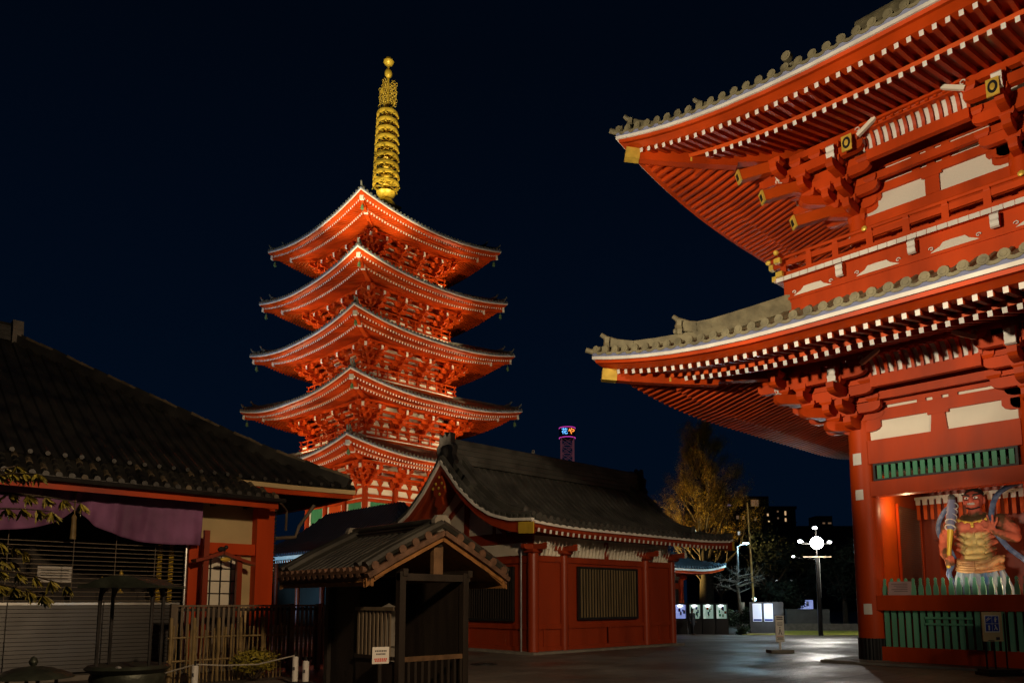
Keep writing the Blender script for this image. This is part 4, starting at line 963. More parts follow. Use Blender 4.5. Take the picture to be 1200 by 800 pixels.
# ================================================================== gable roofed buildings
def gable_roof(parent, L, prof, lift=0.1, tile='dtile', sp=0.28, r=0.07, disc=0.085, white='white', red='verm_dk', tips=True, tipsp=0.245, LR=2.5, barge_h=0.34, name='roof', tile2=None):
    """ridge along local x, slopes fall towards -y and +y; prof = [(a, z)] from eave inwards, ridge at a = A"""
    A = prof[-1][0]
    def Lf(x): d = L/2-abs(x); return lift*max(0, 1-d/LR)**2
    def P(s, x, a, dz=0): return Vector((x, s*(A-a), interp(prof, a)+Lf(x)*(1-a/A*0.6)+dz))
    na = 14; nx = 20
    mb = MB()
    for s in (-1, 1):
        for dz, rev in ((0.0, False), (-0.16, True)):
            vs = [P(s, -L/2+L*i/nx, A*j/na, dz) for i in range(nx+1) for j in range(na+1)]
            mb.add(vs, [(i*(na+1)+j, (i+1)*(na+1)+j, (i+1)*(na+1)+j+1, i*(na+1)+j+1) for i in range(nx) for j in range(na)], tile if dz == 0 else red)
    rf = mb.build(name, parent, fix=False)
    mb = MB(); n = int((L-0.1)/sp); off = (L-n*sp)/2
    for s in (-1, 1):
        for k in range(n+1):
            x = -L/2+off+k*sp; K = 10; vs = []
            jit = random.uniform(-0.006, 0.006)
            for i in range(K+1):
                p = P(s, x, A*i/K)
                for q in range(5):
                    an = math.pi*q/4; vs.append((p.x+r*math.cos(an)+jit*math.sin(i*2.1), p.y, p.z+r*math.sin(an)+0.012*(i % 2)))
            mb.add(vs, [(i*5+q, i*5+q+1, (i+1)*5+q+1, (i+1)*5+q) for i in range(K) for q in range(4)], tile)
            p = P(s, x, 0, 0.03); mb.cyl(p+Vector((0, s*0.05, 0)), p-Vector((0, s*0.03, 0)), disc, tile2 or tile, n=10)
            if k < n:
                q = P(s, x+sp/2, 0, -0.01); w = sp/2-disc*0.6
                mb.prism([(-w, 0.03), (w, 0.03), (w*0.7, -0.06), (0, -0.085), (-w*0.7, -0.06)], q+Vector((0, s*0.03, 0)), (1, 0, 0), (0, 0, 1), (0, 1, 0), 0.04, tile2 or tile)
    mb.build('ridge_tiles', rf, True)
    # verge rolls
    for e in (-1, 1):
        mb = MB()
        for s in (-1, 1):
            for off_ in (0.05, 0.30): mb.tube([P(s, e*(L/2-off_), A*i/12, 0.09) for i in range(13)], 0.085, tile, 8)
            for i in range(int(A/0.26)):      # verge tile ends
                p = P(s, e*(L/2), 0.13+i*0.26, 0.03); mb.cyl(p-Vector((e*0.04, 0, 0)), p+Vector((e*0.05, 0, 0)), 0.075, tile2 or tile, n=8)
        mb.build('verge_tiles', rf, True)
    # eave boards
    for s in (-1, 1):
        mb = MB(); mw = MB()
        for i in range(nx):
            xa, xb = -L/2+L*i/nx, -L/2+L*(i+1)/nx
            mw.beam(P(s, xa, 0.05, -0.12), P(s, xb, 0.05, -0.12), 0.06, 0.09, white)
            mb.beam(P(s, xa, 0.10, -0.22), P(s, xb, 0.10, -0.22), 0.06, 0.12, red)
        mw.build('eave_edge', rf)
        if tips:
            n = int((L-0.5)/tipsp)
            for k in range(n+1):
                x = -L/2+0.3+k*tipsp; mb.beam(P(s, x, 0.06, -0.33), P(s, x, 1.6, -0.33+0.02), 0.09, 0.11, red, white)
        mb.build('eave_rafters', rf)
    for e in (-1, 1):
        for s in (-1, 1):
            mb = MB(); K = 14
            top = [P(s, e*(L/2-0.02), A*i/K, -0.02) for i in range(K+1)]
            hh = [barge_h*(0.75+0.5*(1-i/K)**2*0.6) for i in range(K+1)]
            for i in range(K):
                a0, a1 = top[i], top[i+1]; vs = []
                for x in (0.0, -e*0.07):
                    vs += [a0+Vector((x, 0, -0.09)), a1+Vector((x, 0, -0.09)), a1+Vector((x, 0, -0.09-hh[i+1])), a0+Vector((x, 0, -0.09-hh[i]))]
                mb.add(vs, [(0, 1, 2, 3), (7, 6, 5, 4), (3, 2, 6, 7), (0, 4, 5, 1)], red)
                mb.beam(a0+Vector((e*0.02, 0, -0.05)), a1+Vector((e*0.02, 0, -0.05)), 0.12, 0.085, white)
            mb.build('bargeboard', rf)
    return rf, P, A

# ------------------------------------------------------------------ red hall in the middle
hall = thing('gabled_hall', 'low dark-red hall with curved gable and barred window, in the middle', 'hall', (20.075, 19.1, 0))
HL = 10.65
hprof = [(0, 3.83), (0.9, 3.90), (1.75, 4.12), (2.5, 4.5), (3.3, 5.12), (3.9, 5.75), (4.25, 6.12)]
hrf, HP, HA = gable_roof(hall, HL, hprof, 0.1)
mb = MB(); gable_ridge(mb, (-HL/2+0.3, 0, 6.05), (HL/2-0.3, 0, 6.05), 0.42, 0.72, 'dtile', 4); rg = mb.build('main_ridge', hrf)
for e in (-1, 1):
    mb = MB(); x = e*(HL/2-0.25)
    mb.prism([(-.42, -.3), (.42, -.3), (.5, 0.0), (.38, .2), (.44, .5), (.3, .62), (.28, .95), (.1, .8), (0, 1.0), (-.1, .8), (-.28, .95), (-.3, .62), (-.44, .5), (-.38, .2), (-.5, 0)], (x, 0, 6.1), (0, 1, 0), (0, 0, 1), (1, 0, 0), 0.2, 'iron')
    mb.ell((x+e*0.12, 0, 6.4), (0.12, 0.2, 0.25), 'iron')
    for s in (-1, 1):
        for k in range(3): mb.beam((x-e*0.1, s*(0.3+0.28*k), 6.0-0.25*k), (x-e*0.1, s*(0.62+0.28*k), 5.68-0.25*k), 0.3, 0.22, 'dtile')
    mb.build('ridge_end_ornament', rg)
# descending ridges on the slopes
for e in (-1, 1):
    for s in (-1, 1):
        mb = MB(); pts = [HP(s, e*(HL/2-0.85), 1.2+(HA-1.2)*i/10, 0.16) for i in range(11)]
        for p, q in zip(pts, pts[1:]): mb.beam(p, q, 0.24, 0.24, 'dtile'); mb.beam(p+Vector((0, 0, 0.14)), q+Vector((0, 0, 0.14)), 0.12, 0.1, 'dtile')
        mb.ell(pts[0]+Vector((0, s*0.05, 0.05)), (0.14, 0.08, 0.2), 'dtile'); mb.build('descending_ridge', rg)
# gable ornaments
for e in (-1, 1):
    mb = MB(); x = e*(HL/2+0.03)
    mb.prism([(-.08, .1), (.08, .1), (.26, -.2), (.3, -.45), (.14, -.6), (.22, -.85), (0, -1.0), (-.22, -.85), (-.14, -.6), (-.3, -.45), (-.26, -.2)], (x, 0, 5.5), (0, 1, 0), (0, 0, 1), (1, 0, 0), 0.08, 'verm_dk')
    gp = mb.build('gable_pendant', hrf)
    mb = MB()
    for (y, z) in ((0, 5.55), (-.16, 5.35), (.16, 5.35), (0, 5.2), (-.3, 5.2), (.3, 5.2), (-.05, 5.0)): mb.ell((x+e*0.05, y, z), (0.02, 0.06, 0.05), 'gold', 8, 5)
    mb.build('gilt_boss', gp)
    for s in (-1, 1):
        mb = MB(); p = HP(s, e*(HL/2), 0.02, 0)
        for a in (0.05, 0.25, 0.45):
            q = HP(s, e*(HL/2), a, -0.31); mb.box((q.x+e*0.02, q.y, q.z), (0.03, 0.21, 0.33), 'goldpaint')
        mb.build('gilt_fitting', hrf)
# walls
WX0, WX1, WY = 15.85-20.075, 22.95-20.075, 3.15
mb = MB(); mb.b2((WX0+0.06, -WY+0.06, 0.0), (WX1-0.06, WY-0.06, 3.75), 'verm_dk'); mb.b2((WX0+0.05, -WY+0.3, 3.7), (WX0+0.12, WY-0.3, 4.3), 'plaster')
hw = mb.build('wall', hall)
mb = MB(); mb.b2((WX0-0.3, -WY-0.3, 0.0), (WX1+0.3, WY+0.3, 0.07), 'stone'); mb.build('stone_base', hall)
mb = MB(); mb.b2((WX0+0.1, -WY+0.045, 2.95), (WX1-0.1, -WY+0.059, 3.55), 'plaster')
for k in range(40):     # ribbed plaster cove
    x = WX0+0.15+k*0.172; mb.beam((x, -WY+0.03, 2.96), (x, -WY-0.16, 3.4), 0.03, 0.03, 'plaster')
mb.build('plaster_cove', hw)
fr = MB()
for z0, z1 in ((0.07, 0.2), (0.72, 0.86), (2.76, 2.94)): fr.b2((WX0, -WY+0.0, z0), (WX1, -WY+0.058, z1), 'verm_dk')
for x in (16.35, 19.3, 19.31, 22.2): fr.b2((x-20.075-0.04, -WY+0.01, 0.2), (x-20.075+0.04, -WY+0.058, 0.72), 'verm_dk')
for z0, z1 in ((0.07, 0.2), (0.72, 0.86), (2.72, 2.94), (3.35, 3.62)): fr.b2((WX0-0.003, -WY, z0), (WX0+0.058, WY, z1), 'verm_dk')
for s in (-1, 1):
    fr.beam((WX0+0.03, s*2.0, 3.62), (WX0+0.03, s*0.15, 4.9), 0.1, 0.16, 'verm_dk', upv=(1, 0, 0))
fr.b2((WX0-0.01, -0.1, 3.6), (WX0+0.1, 0.1, 5.0), 'verm_dk')
fr.b2((WX0+0.01, 1.3, 3.6), (WX0+0.07, 1.42, 4.1), 'verm_dk'); fr.b2((WX0+0.01, -1.42, 3.6), (WX0+0.07, -1.3, 4.1), 'verm_dk')
fr.build('wall_frame', hw)
mb = MB(); pl = [(HP(s, 0, a).y, HP(s, 0, a).z-0.2) for s in (-1,) for a in (0.9, 1.75, 2.5, 3.3, 4.25)]; pl += [(-y, z) for y, z in reversed(pl[:-1])]
mb.prism([(-2.9, 3.55)]+pl+[(2.9, 3.55)], (WX0+0.1, 0, 0), (0, 1, 0), (0, 0, 1), (1, 0, 0), 0.05, 'plaster'); mb.build('gable_wall', hw); mb = MB()
mb.prism([(-2.9, 3.55)]+pl+[(2.9, 3.55)], (WX1-0.1, 0, 0), (0, 1, 0), (0, 0, 1), (1, 0, 0), 0.05, 'plaster'); mb.build('gable_wall', hw)
mb = MB(); mb.b2((WX0-0.003, -2.85, 2.96), (WX0+0.055, 2.85, 3.33), 'plaster'); mb.build('plaster_band', hw)
mb = MB()
for x in (15.85, 17.2, 21.38, 22.95):
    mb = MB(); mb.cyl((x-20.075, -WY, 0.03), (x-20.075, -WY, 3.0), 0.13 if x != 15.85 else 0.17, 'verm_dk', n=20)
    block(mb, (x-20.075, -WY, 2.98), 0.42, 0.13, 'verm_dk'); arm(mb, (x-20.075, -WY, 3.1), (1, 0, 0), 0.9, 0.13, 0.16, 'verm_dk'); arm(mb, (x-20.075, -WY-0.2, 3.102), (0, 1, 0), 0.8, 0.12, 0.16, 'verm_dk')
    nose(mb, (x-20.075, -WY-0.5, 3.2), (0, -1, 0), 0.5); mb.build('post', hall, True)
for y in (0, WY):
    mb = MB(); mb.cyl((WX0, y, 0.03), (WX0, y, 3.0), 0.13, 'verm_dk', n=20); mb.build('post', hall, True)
mb = MB(); mb.b2((19.3-20.075-0.07, -WY-0.02, 2.94), (19.3-20.075+0.07, -WY+0.05, 3.5), 'verm_dk'); mb.build('strut', hall)
def barred(xa, xb, z0, z1, n, side, nm='window'):
    fr = MB(); bars = MB(); bk = MB(); t = 0.07
    def B(m_, u0, u1, za, zb_, d0, d1, mm):
        if side == 'ym': m_.b2((u0, -WY-d1, za), (u1, -WY-d0, zb_), mm)
        else: m_.b2((WX0-d1, u0, za), (WX0-d0, u1, zb_), mm)
    B(bk, xa, xb, z0, z1, 0.005, 0.012, 'black')  # black sheet stands in for the unlit interior behind the bars
    for a, b in ((xa, xa+t), (xb-t, xb)): B(fr, a, b, z0, z1, 0.0, 0.09, 'iron')
    for a, b in ((z0, z0+t), (z1-t, z1)): B(fr, xa+t, xb-t, a, b, 0.0, 0.088, 'iron')
    f = fr.build(nm, hall); bk.build('pane', f)
    for k in range(n):
        u = xa+t+(k+0.5)*(xb-xa-2*t)/n; B(bars, u-0.02, u+0.02, z0+t, z1-t, 0.05, 0.085, 'barwood' if side == 'ym' else 'dkwood')
    bars.build('window_bars', f)
barred(17.81-20.075, 20.85-20.075, 0.98, 2.66, 21, 'ym'); barred(-2.35, 0.2-0.35, 0.95, 2.62, 18, 'xm')
mb = MB(); mb.cyl((WX0-0.22, -WY+0.3, 0.05), (WX0-0.22, -WY+0.3, 3.3), 0.03, 'steel', n=8); mb.build('drainpipe', hall)

# a small gull on the ridge
mb = MB(); b0 = (0, 0, 0.12); mb.ell((0, 0, 0.12), (0.13, 0.07, 0.075), 'paper', 12, 8); mb.ell((0.13, 0, 0.2), (0.05, 0.045, 0.045), 'paper', 10, 7)
mb.prism([(0.16, 0.205), (0.22, 0.19), (0.16, 0.185)], (0, 0, 0), (1, 0, 0), (0, 0, 1), (0, 1, 0), 0.02, 'goldpaint')
mb.prism([(-0.1, 0.15), (-0.28, 0.11), (-0.1, 0.09)], (0, 0, 0), (1, 0, 0), (0, 0, 1), (0, 1, 0), 0.06, 'concrete')
mb.cyl((0.0, 0.02, 0), (0.0, 0.02, 0.08), 0.008, 'goldpaint', n=5); mb.cyl((0.0, -0.02, 0), (0.0, -0.02, 0.08), 0.008, 'goldpaint', n=5)
g = mb.build('bird', None, True, loc=(19.0, 19.1, 6.87)); g.rotation_euler = (0, 0, 0.8); tag(g, 'small pale bird perched on the dark ridge of the middle hall', 'bird')
# ================================================================== LEFT HALL
lh = thing('tiled_hall', 'large dark hipped-roof hall with orange posts and shuttered front, at the left', 'hall', (0, 23.7, 0))
def lp(mb, name, parent=None, smooth=False, kind=None, label=None):
    o = mb.build(name, parent or lh, smooth, kind=kind, label=label)
    if parent is None: o.location = (0, -23.7, 0)
    return o
RL = Roof(-14, 10.3, 16.9, 30.5, 4.27, 0.06, 3, 2)
LPR = [(0, 0.13), (1.5, 0.93), (3.5, 2.2), (6.8, 4.35)]
mb = MB(); RL.skirt(mb, LPR, 'ltile', n=20); rf = lp(mb, 'roof')
mb = MB(); tile_ribs(mb, RL, LPR, ('ym', 'xp'), 0.3, 0.085, 'ltile', 6.8, disc=0.045, seg=0.45, pend=False); tile_ribs(mb, RL, LPR, ('yp', 'xm'), 0.3, 0.085, 'ltile', 6.8, seg=1.6)
lp(mb, 'ridge_tiles', rf, True)
for sx, sy in ((1, -1), (1, 1), (-1, -1), (-1, 1)):
    mb = MB(); prev = None
    for i in range(25):
        a = 0.15+6.6*i/24; x = RL.x1-a if sx > 0 else RL.x0+a; y = RL.y0+a if sy < 0 else RL.y1-a
        p = Vector((x, y, 4.27+RL.L(a)+interp(LPR, a)+0.08+random.uniform(-.012, .012)))
        if prev is not None: mb.beam(prev, p, 0.30, 0.26, 'ltile'); mb.beam(prev+Vector((0, 0, .15)), p+Vector((0, 0, .17)), 0.17, 0.1, 'dtile_l' if i % 3 else 'ltile')
        prev = p
    lp(mb, 'hip_ridge', rf)
mb = MB(); gable_ridge(mb, (-7.2, 23.7, 8.55), (3.45, 23.7, 8.55), 0.4, 0.4, 'ltile'); mb.prism([(-.28, -.3), (.28, -.3), (.3, .2), (.2, .5), (-.2, .5), (-.3, .2)], (3.6, 23.7, 8.65), (0, 1, 0), (0, 0, 1), (1, 0, 0), 0.25, 'stone'); lp(mb, 'main_ridge', rf)
mb = MB(); RL.skirt(mb, [(0.03, 0.0), (0.03, 0.11), (0.2, 0.11), (0.2, 0.0)], 'ochre', n=12, closed=True); RL.skirt(mb, [(0.08, -0.12), (0.08, -0.003), (0.25, -0.003), (0.25, -0.12)], 'verm', n=12, closed=True)
RL.skirt(mb, [(0.1, -0.124), (1.2, 0.05)], 'dkwood', n=12); lp(mb, 'eave_board')
# lean-to roof over the front
mb = MB(); X0, X1 = -14, 7.9
def PY(x, t): return Vector((x, 16.35+t*0.62, 3.95+t*0.47))
mb.add([PY(X0, 0), PY(X1, 0), PY(X1-.75, 1), PY(X0, 1), *(PY(X0, 0)-Vector((0, 0, .06)), PY(X1, 0)-Vector((0, 0, .06)), PY(X1-.75, 1)-Vector((0, 0, .06)), PY(X0, 1)-Vector((0, 0, .06)))], [(0, 1, 2, 3), (4, 7, 6, 5), (0, 4, 5, 1), (1, 5, 6, 2)], 'ltile')
for k in range(98):
    x = X1-0.10-k*0.222
    for j in range(4):
        a, b = PY(x, j/4), PY(x, (j+1)/4)
        if x > X1-0.75*(j+0.5)/4: continue
        mb.tube([a+Vector((0, 0, 0.012)), b+Vector((0, 0, -0.004))], [0.062, 0.05], 'dtile_l' if (k*7+j*3) % 5 == 0 else 'ltile', 7)
    mb.cyl(PY(x, 0)+Vector((0, -0.03, 0.02)), PY(x, 0)+Vector((0, 0.0, 0.02)), 0.06, 'dtile_l' if k % 9 == 0 else 'ltile', n=12)
pr = lp(mb, 'lean_to_roof')
mb = MB(); mb.tube([(X0, 16.27, 3.86), (X1+0.1, 16.27, 3.88)], 0.05, 'iron', 8); mb.tube([(X1, 16.3, 3.84), (X1+0.5, 17.0, 3.75), (X1+0.62, 17.25, 3.3)], 0.03, 'slat', 8); mb.tube([(8.32, 17.5, 3.1), (8.9, 17.5, 3.17), (9.0, 17.5, 3.45), (9.3, 17.3, 4.0)], 0.045, 'slat', 8); lp(mb, 'gutter')
mb = MB(); mb.b2((X0, 16.42, 3.70), (X1, 16.50, 3.86), 'verm'); lp(mb, 'fascia_board', label='orange board below the gutter')
mb = MB()
mb.b2((X0, 16.505, 3.925), (X1, 17.6, 3.95), 'dkwood')
for k in range(28): x = X1-0.3-k*0.8; mb.b2((x-0.04, 16.505, 3.78), (x+0.04, 17.6, 3.93), 'dkwood')
lp(mb, 'soffit_battens')
# walls
mb = MB(); mb.b2((6.5, 17.66, 0.0), (8.2, 17.74, 4.4), 'ochre'); mb.b2((8.2, 17.7, 0), (8.28, 29.5, 4.5), 'ochre'); mb.b2((-12, 29.4, 0), (8.2, 29.5, 4.5), 'ochre'); mb.b2((-12, 17.7, 0), (-11.9, 29.4, 4.5), 'ochre'); w_ = lp(mb, 'wall')
mb = MB(); mb.b2((7.84, 17.38, 0), (8.28, 17.68, 3.95), 'verm'); lp(mb, 'pillar'); mb = MB(); mb.b2((6.28, 17.42, 0), (6.58, 17.68, 3.0), 'verm'); lp(mb, 'pillar')
mb = MB(); mb.b2((-0.5, 17.45, 0), (-0.2, 17.68, 3.9), 'verm'); lp(mb, 'pillar')
mb = MB(); mb.b2((6.3, 17.45, 2.66), (7.9, 17.655, 2.92), 'verm'); lp(mb, 'beam'); mb = MB(); mb.b2((-12, 17.4, 3.85), (8.2, 17.66, 4.02), 'dkwood'); lp(mb, 'beam')
mb = MB()      # stud strip at the pillar's side
for k in range(22): mb.box((8.31, 17.42, 2.0+k*0.085), (0.05, 0.06, 0.045), 'iron')
lp(mb, 'studded_strip')
# papered window
mb = MB(); mb.b2((6.6, 17.55, 1.45), (7.42, 17.60, 2.62), 'shoji'); pn = None
fr = MB(); 
for x in (6.6, 6.82, 7.06, 7.3, 7.42): fr.b2((x-0.014, 17.52, 1.45), (x+0.014, 17.549, 2.62), 'dkwood')
for z in (1.45, 1.74, 2.03, 2.32, 2.62): fr.b2((6.6, 17.522, z-0.012), (7.42, 17.548, z+0.012), 'dkwood')
fr.b2((7.42, 17.5, 1.4), (7.52, 17.65, 2.66), 'verm_dk'); f = lp(fr, 'window', label='white papered lattice window'); mb.build('pane', f)
# dark open front with wires, shutters below
mb = MB(); mb.b2((-12, 20.6, 0), (6.4, 20.7, 4.2), 'dkwood'); mb.b2((-12, 17.7, 0), (6.4, 20.6, 0.3), 'dkwood'); lp(mb, 'inner_wall')
mb = MB()
for k in range(14): mb.b2((-6, 17.47, 1.56+k*0.092), (6.2, 17.48, 1.575+k*0.092), 'slat')
for x in (2.8, 3.95, 4.75, 5.55): mb.b2((x, 17.455, 1.5), (x+0.014, 17.468, 3.0), 'slat')
lp(mb, 'wire_blind')
for i, (xa, xb) in enumerate(((-1.5, 0.9), (0.92, 2.85), (2.87, 4.55), (4.57, 6.1))):
    mb = MB(); n = 17
    for k in range(n):
        z = 0.12+k*0.08; mb.prism([(0, 0), (0.022, 0.006), (0.013, 0.076), (0, 0.076)], ((xa+xb)/2, 17.4, z), (0, -1, 0), (0, 0, 1), (1, 0, 0), xb-xa, 'shutter')
    mb.b2((xa, 17.35, 1.48), (xb, 17.42, 1.53), 'steel'); lp(mb, 'shutter')
mb = MB(); mb.cyl((6.18, 17.33, 0), (6.18, 17.33, 2.82), 0.035, 'steel', n=12); lp(mb, 'steel_post')
# fringed screens inside
for x in (5.75, 6.0):
    mb = MB()
    for k in range(26): mb.tube([(x, 17.9, 1.5+k*0.055), (x+0.1, 17.9, 1.53+k*0.055)], 0.02, 'goldpaint', 5)
    lp(mb, 'bead_strip')
# steps / podium
mb = MB(); mb.b2((-12, 16.9, 0.0), (8.5, 17.3, 0.1), 'stone'); lp(mb, 'stone_step')

# altar pieces inside
def altar(name, x, y, z, h, lab):
    mb = MB(); mb.lathe([(0.0, 0), (0.14, 0), (0.1, 0.06), (0.04, 0.12), (0.04, 0.3), (0.1, 0.36), (0.15, 0.5), (0.13, 0.66), (0.06, 0.74), (0.09, 0.82), (0.06, 0.92), (0, 1.0)], (0, 0, 0), 'gold', 14)
    mb.v = [(a*h, b*h, c*h) for a, b, c in mb.v]
    o = mb.build(name, None, True, loc=(x, y, z)); return tag(o, lab, 'ornament')
mb = MB(); mb.b2((4.3, 18.9, 0.3), (6.0, 19.5, 1.75), 'dkwood'); o = mb.build('altar_table'); tag(o, 'dark altar table inside the shuttered hall, behind the wires', 'table')
altar('altar_ornament', 5.35, 19.1, 1.75, 0.55, 'taller gilded altar ornament glinting inside the left hall')
altar('altar_ornament', 4.95, 19.1, 1.75, 0.38, 'shorter gilded altar ornament beside the taller one inside the left hall')
mb = MB(); mb.b2((3.5, 18.3, 1.95), (4.15, 18.33, 2.3), 'paper')
for k in range(4): mb.b2((3.56, 18.29, 2.03+k*0.06), (4.08, 18.298, 2.045+k*0.06), 'ink')
mb.b2((3.8, 18.3, 0.3), (3.84, 18.34, 1.95), 'dkwood'); o = mb.build('notice_sign'); tag(o, 'dim pale notice behind the wires of the left hall', 'sign')

# purple curtains
def curtain(xa, xb, fn, lab):
    mb = MB(); nx, nz = 120, 20; vs = []
    for i in range(nx+1):
        u = i/nx; x = xa+(xb-xa)*u; zb_ = fn(u)
        for j in range(nz+1):
            v = j/nz; z = 3.82+(zb_-3.82)*v
            gather = 0.09*math.sin(u*34+v*2.5)*(0.4+0.6*v)*math.exp(-((u-0.02)/0.35)**2 if xa > 3 else -((1-u)/0.3)**2) + 0.09*math.sin(u*11+1.3+v)*v + 0.012*math.sin(u*60) + 0.03*math.sin(u*23+v*3)*v
            vs.append((x, 17.12+gather, z))
    mb.add(vs, [(i*(nz+1)+j, (i+1)*(nz+1)+j, (i+1)*(nz+1)+j+1, i*(nz+1)+j+1) for i in range(nx) for j in range(nz)], 'purple')
    o = mb.build('curtain', None, True, fix=False); md = o.modifiers.new('thick', 'SOLIDIFY'); md.thickness = 0.012
    return tag(o, lab, 'curtain', 'purple curtains under the eave')
curtain(3.87, 6.42, lambda u: 2.80+0.62*math.exp(-u*5.5)+0.02*math.sin(u*7), 'purple curtain hanging flat to the pale wall, right one of the swagged pair')
curtain(1.2, 3.86, lambda u: 2.88+0.55*math.exp(-(1-u)*6)+0.25*math.exp(-u*6), 'purple curtain drooping behind the leafy branch, left one of the swagged pair')
mb = MB(); mb.cyl((3.83, 17.05, 3.3), (3.83, 17.05, 3.8), 0.012, 'bamboo', n=6); mb.lathe([(0.02, 0), (0.05, -0.05), (0.045, -0.12), (0.06, -0.5), (0, -0.5)], (3.83, 17.05, 3.3), 'bamboo', 12)
o = mb.build('tassel'); tag(o, 'straw-coloured tassel hanging where the purple curtains meet', 'tassel')

# red framed notice stand with a curved gable
nf = thing('roofed_signpost', 'dark red roofed notice frame standing before the papered window', 'frame', (6.85, 17.0, 0))
mb = MB()
for x in (-0.36, 0.42): mb2 = MB(); mb2.b2((x-0.06, -0.05, 0), (x+0.06, 0.05, 2.5 if x > 0 else 3.15), 'verm_dk'); mb2.build('post', nf)
pts = [(-0.62, 2.45), (-0.45, 2.5), (-0.2, 2.58), (0, 2.66), (0.2, 2.58), (0.45, 2.5), (0.75, 2.42)]
for (a, b), (c, d) in zip(pts, pts[1:]): mb.beam((a, 0, b), (c, 0, d), 0.3, 0.07, 'verm_dk')
r_ = mb.build('gable', nf); mb = MB(); mb.ell((0.03, -0.17, 2.5), (0.12, 0.02, 0.05), 'gold'); mb.build('gilt_boss', r_)
mb = MB(); mb.ell((0, 0, 2.73), (0.1, 0.07, 0.07), 'iron', 10, 6); mb.ell((0.1, 0, 2.79), (0.05, 0.05, 0.05), 'iron', 8, 5); mb.build('finial', r_)
mb = MB(); mb.b2((-0.3, -0.03, 0.9), (0.36, 0.03, 1.35), 'dkwood'); mb.build('panel', nf)

# ================================================================== slat fence, bamboo fence, rope
sf = thing('slat_fence', 'grey wooden slat fence running from the left hall to the middle hall', 'fence', (5.5, 16.0, 0))
mb = MB()
for k in range(48):
    x = 0.05+k*0.108; t = random.uniform(-.008, .008); mb.b2((x, -0.02+t, 0.1), (x+0.05, 0.02+t, 1.44+random.uniform(-.01, .01)), 'slat')
mb.build('slat_panel', sf); mb = MB()
for z in (0.25, 1.38): mb.b2((0, 0.025, z-0.03), (5.2, 0.065, z+0.03), 'dkwood')
mb.b2((0, -0.05, 1.442), (5.2, 0.07, 1.48), 'slat'); mb.build('rail', sf)
for x in (0.0, 2.6, 3.3, 5.2): mb = MB(); mb.b2((x-0.05, -0.06, 0), (x+0.05, 0.06, 1.5), 'slat'); mb.build('post', sf)
bf = thing('bamboo_fence', 'short rough fence of tied bamboo canes in front of the slat fence', 'fence', (5.1, 14.9, 0))
random.seed(3); x = 0.0; k = 0
while x < 2.3:
    mb = MB(); h = random.uniform(1.0, 1.13) if k % 6 else 1.24; r = random.uniform(0.013, 0.02) if k % 6 else 0.032
    pts = [(x+random.uniform(-.01, .01), random.choice((-0.03, 0.03)), h*i/4) for i in range(5)]; pts = [(p[0], pts[0][1], p[2]) for p in pts]
    mb.tube(pts, r, 'bamboo', 7); mb.build('cane', bf); x += random.uniform(0.055, 0.10); k += 1
for z in (0.42, 0.86):
    mb = MB(); mb.tube([(-0.05, 0, z), (1.2, 0, z+0.01), (2.35, 0, z)], 0.02, 'bamboo', 7); mb.build('crosspiece', bf)
    for k in range(10): pass
# shrub behind the rope
def leaf_cloud(mb, c, rad, n, size, m, seed=1, flat=0.8, shell=0.35):
    rnd = random.Random(seed)
    for _ in range(n):
        v = Vector((rnd.gauss(0, 1), rnd.gauss(0, 1), rnd.gauss(0, 1))).normalized(); q = rnd.uniform(shell, 1)**0.6
        bump = 0.8+0.2*math.sin(v.x*5+seed)*math.cos(v.y*6+v.z*4)
        p = Vector(c)+Vector((v.x*rad[0], v.y*rad[1], v.z*rad[2]))*q*bump
        a = Vector((rnd.gauss(0, 1), rnd.gauss(0, 1), rnd.gauss(0, .6))).normalized(); b = a.cross(v if v.cross(a).length > .1 else Vector((0, 0, 1))).normalized(); s = size*rnd.uniform(.6, 1.3)
        mb.add([p-a*s, p+b*s*.4, p+a*s, p-b*s*.4], [(0, 1, 2, 3)], m)
sh = thing('low_shrub', 'low dark shrub growing at the foot of the bamboo fence', 'shrub', (6.6, 14.5, 0))
mb = MB()
for k in range(9): a = k*0.7; mb.tube([(0, 0, 0), (0.25*math.cos(a), 0.18*math.sin(a), 0.25), (0.45*math.cos(a), 0.3*math.sin(a), 0.5)], [0.015, 0.01, 0.005], 'bark', 5)
mb.build('stem', sh); mb = MB(); leaf_cloud(mb, (0, 0, 0.38), (0.6, 0.38, 0.33), 900, 0.045, 'leaf', 4); mb.build('foliage', sh, fix=False)
# white posts with the rope
def barrier(x, y, lab, r=0.055, h=0.5):
    t = thing('barrier_post', lab, 'post', (x, y, 0), 0, 'white rope posts in front of the bamboo fence')
    mb = MB(); mb.lathe([(0, 0), (r, 0), (r, h), (r*0.6, h+0.02), (0, h+0.02)], (0, 0, 0), 'paper', 16); mb.build('tube', t, True)
    mb = MB(); mb.lathe([(0, h+0.02), (0.02, h+0.02), (0.022, h+0.1), (0, h+0.11)], (0, 0, 0), 'iron', 10); mb.build('cap', t, True)
    mb = MB(); mb.lathe([(0, 0), (r*2.1, 0), (r*1.9, 0.04), (r, 0.06), (0, 0.06)], (0, 0, 0), 'black', 16); mb.build('foot', t, True)
    mb = MB(); mb.box((-r*0.8, -r*0.62, h*0.6), (0.02, 0.03, 0.06), 'ink', R_(40)); mb.build('mark', t)
barrier(6.86, 13.3, 'slim white rope post at the right end, left one of the close pair'); barrier(7.0, 13.15, 'short white rope post at the right end, right one of the close pair', 0.06, 0.42); barrier(5.35, 14.25, 'lone white rope post below the bamboo canes', 0.06, 0.36)
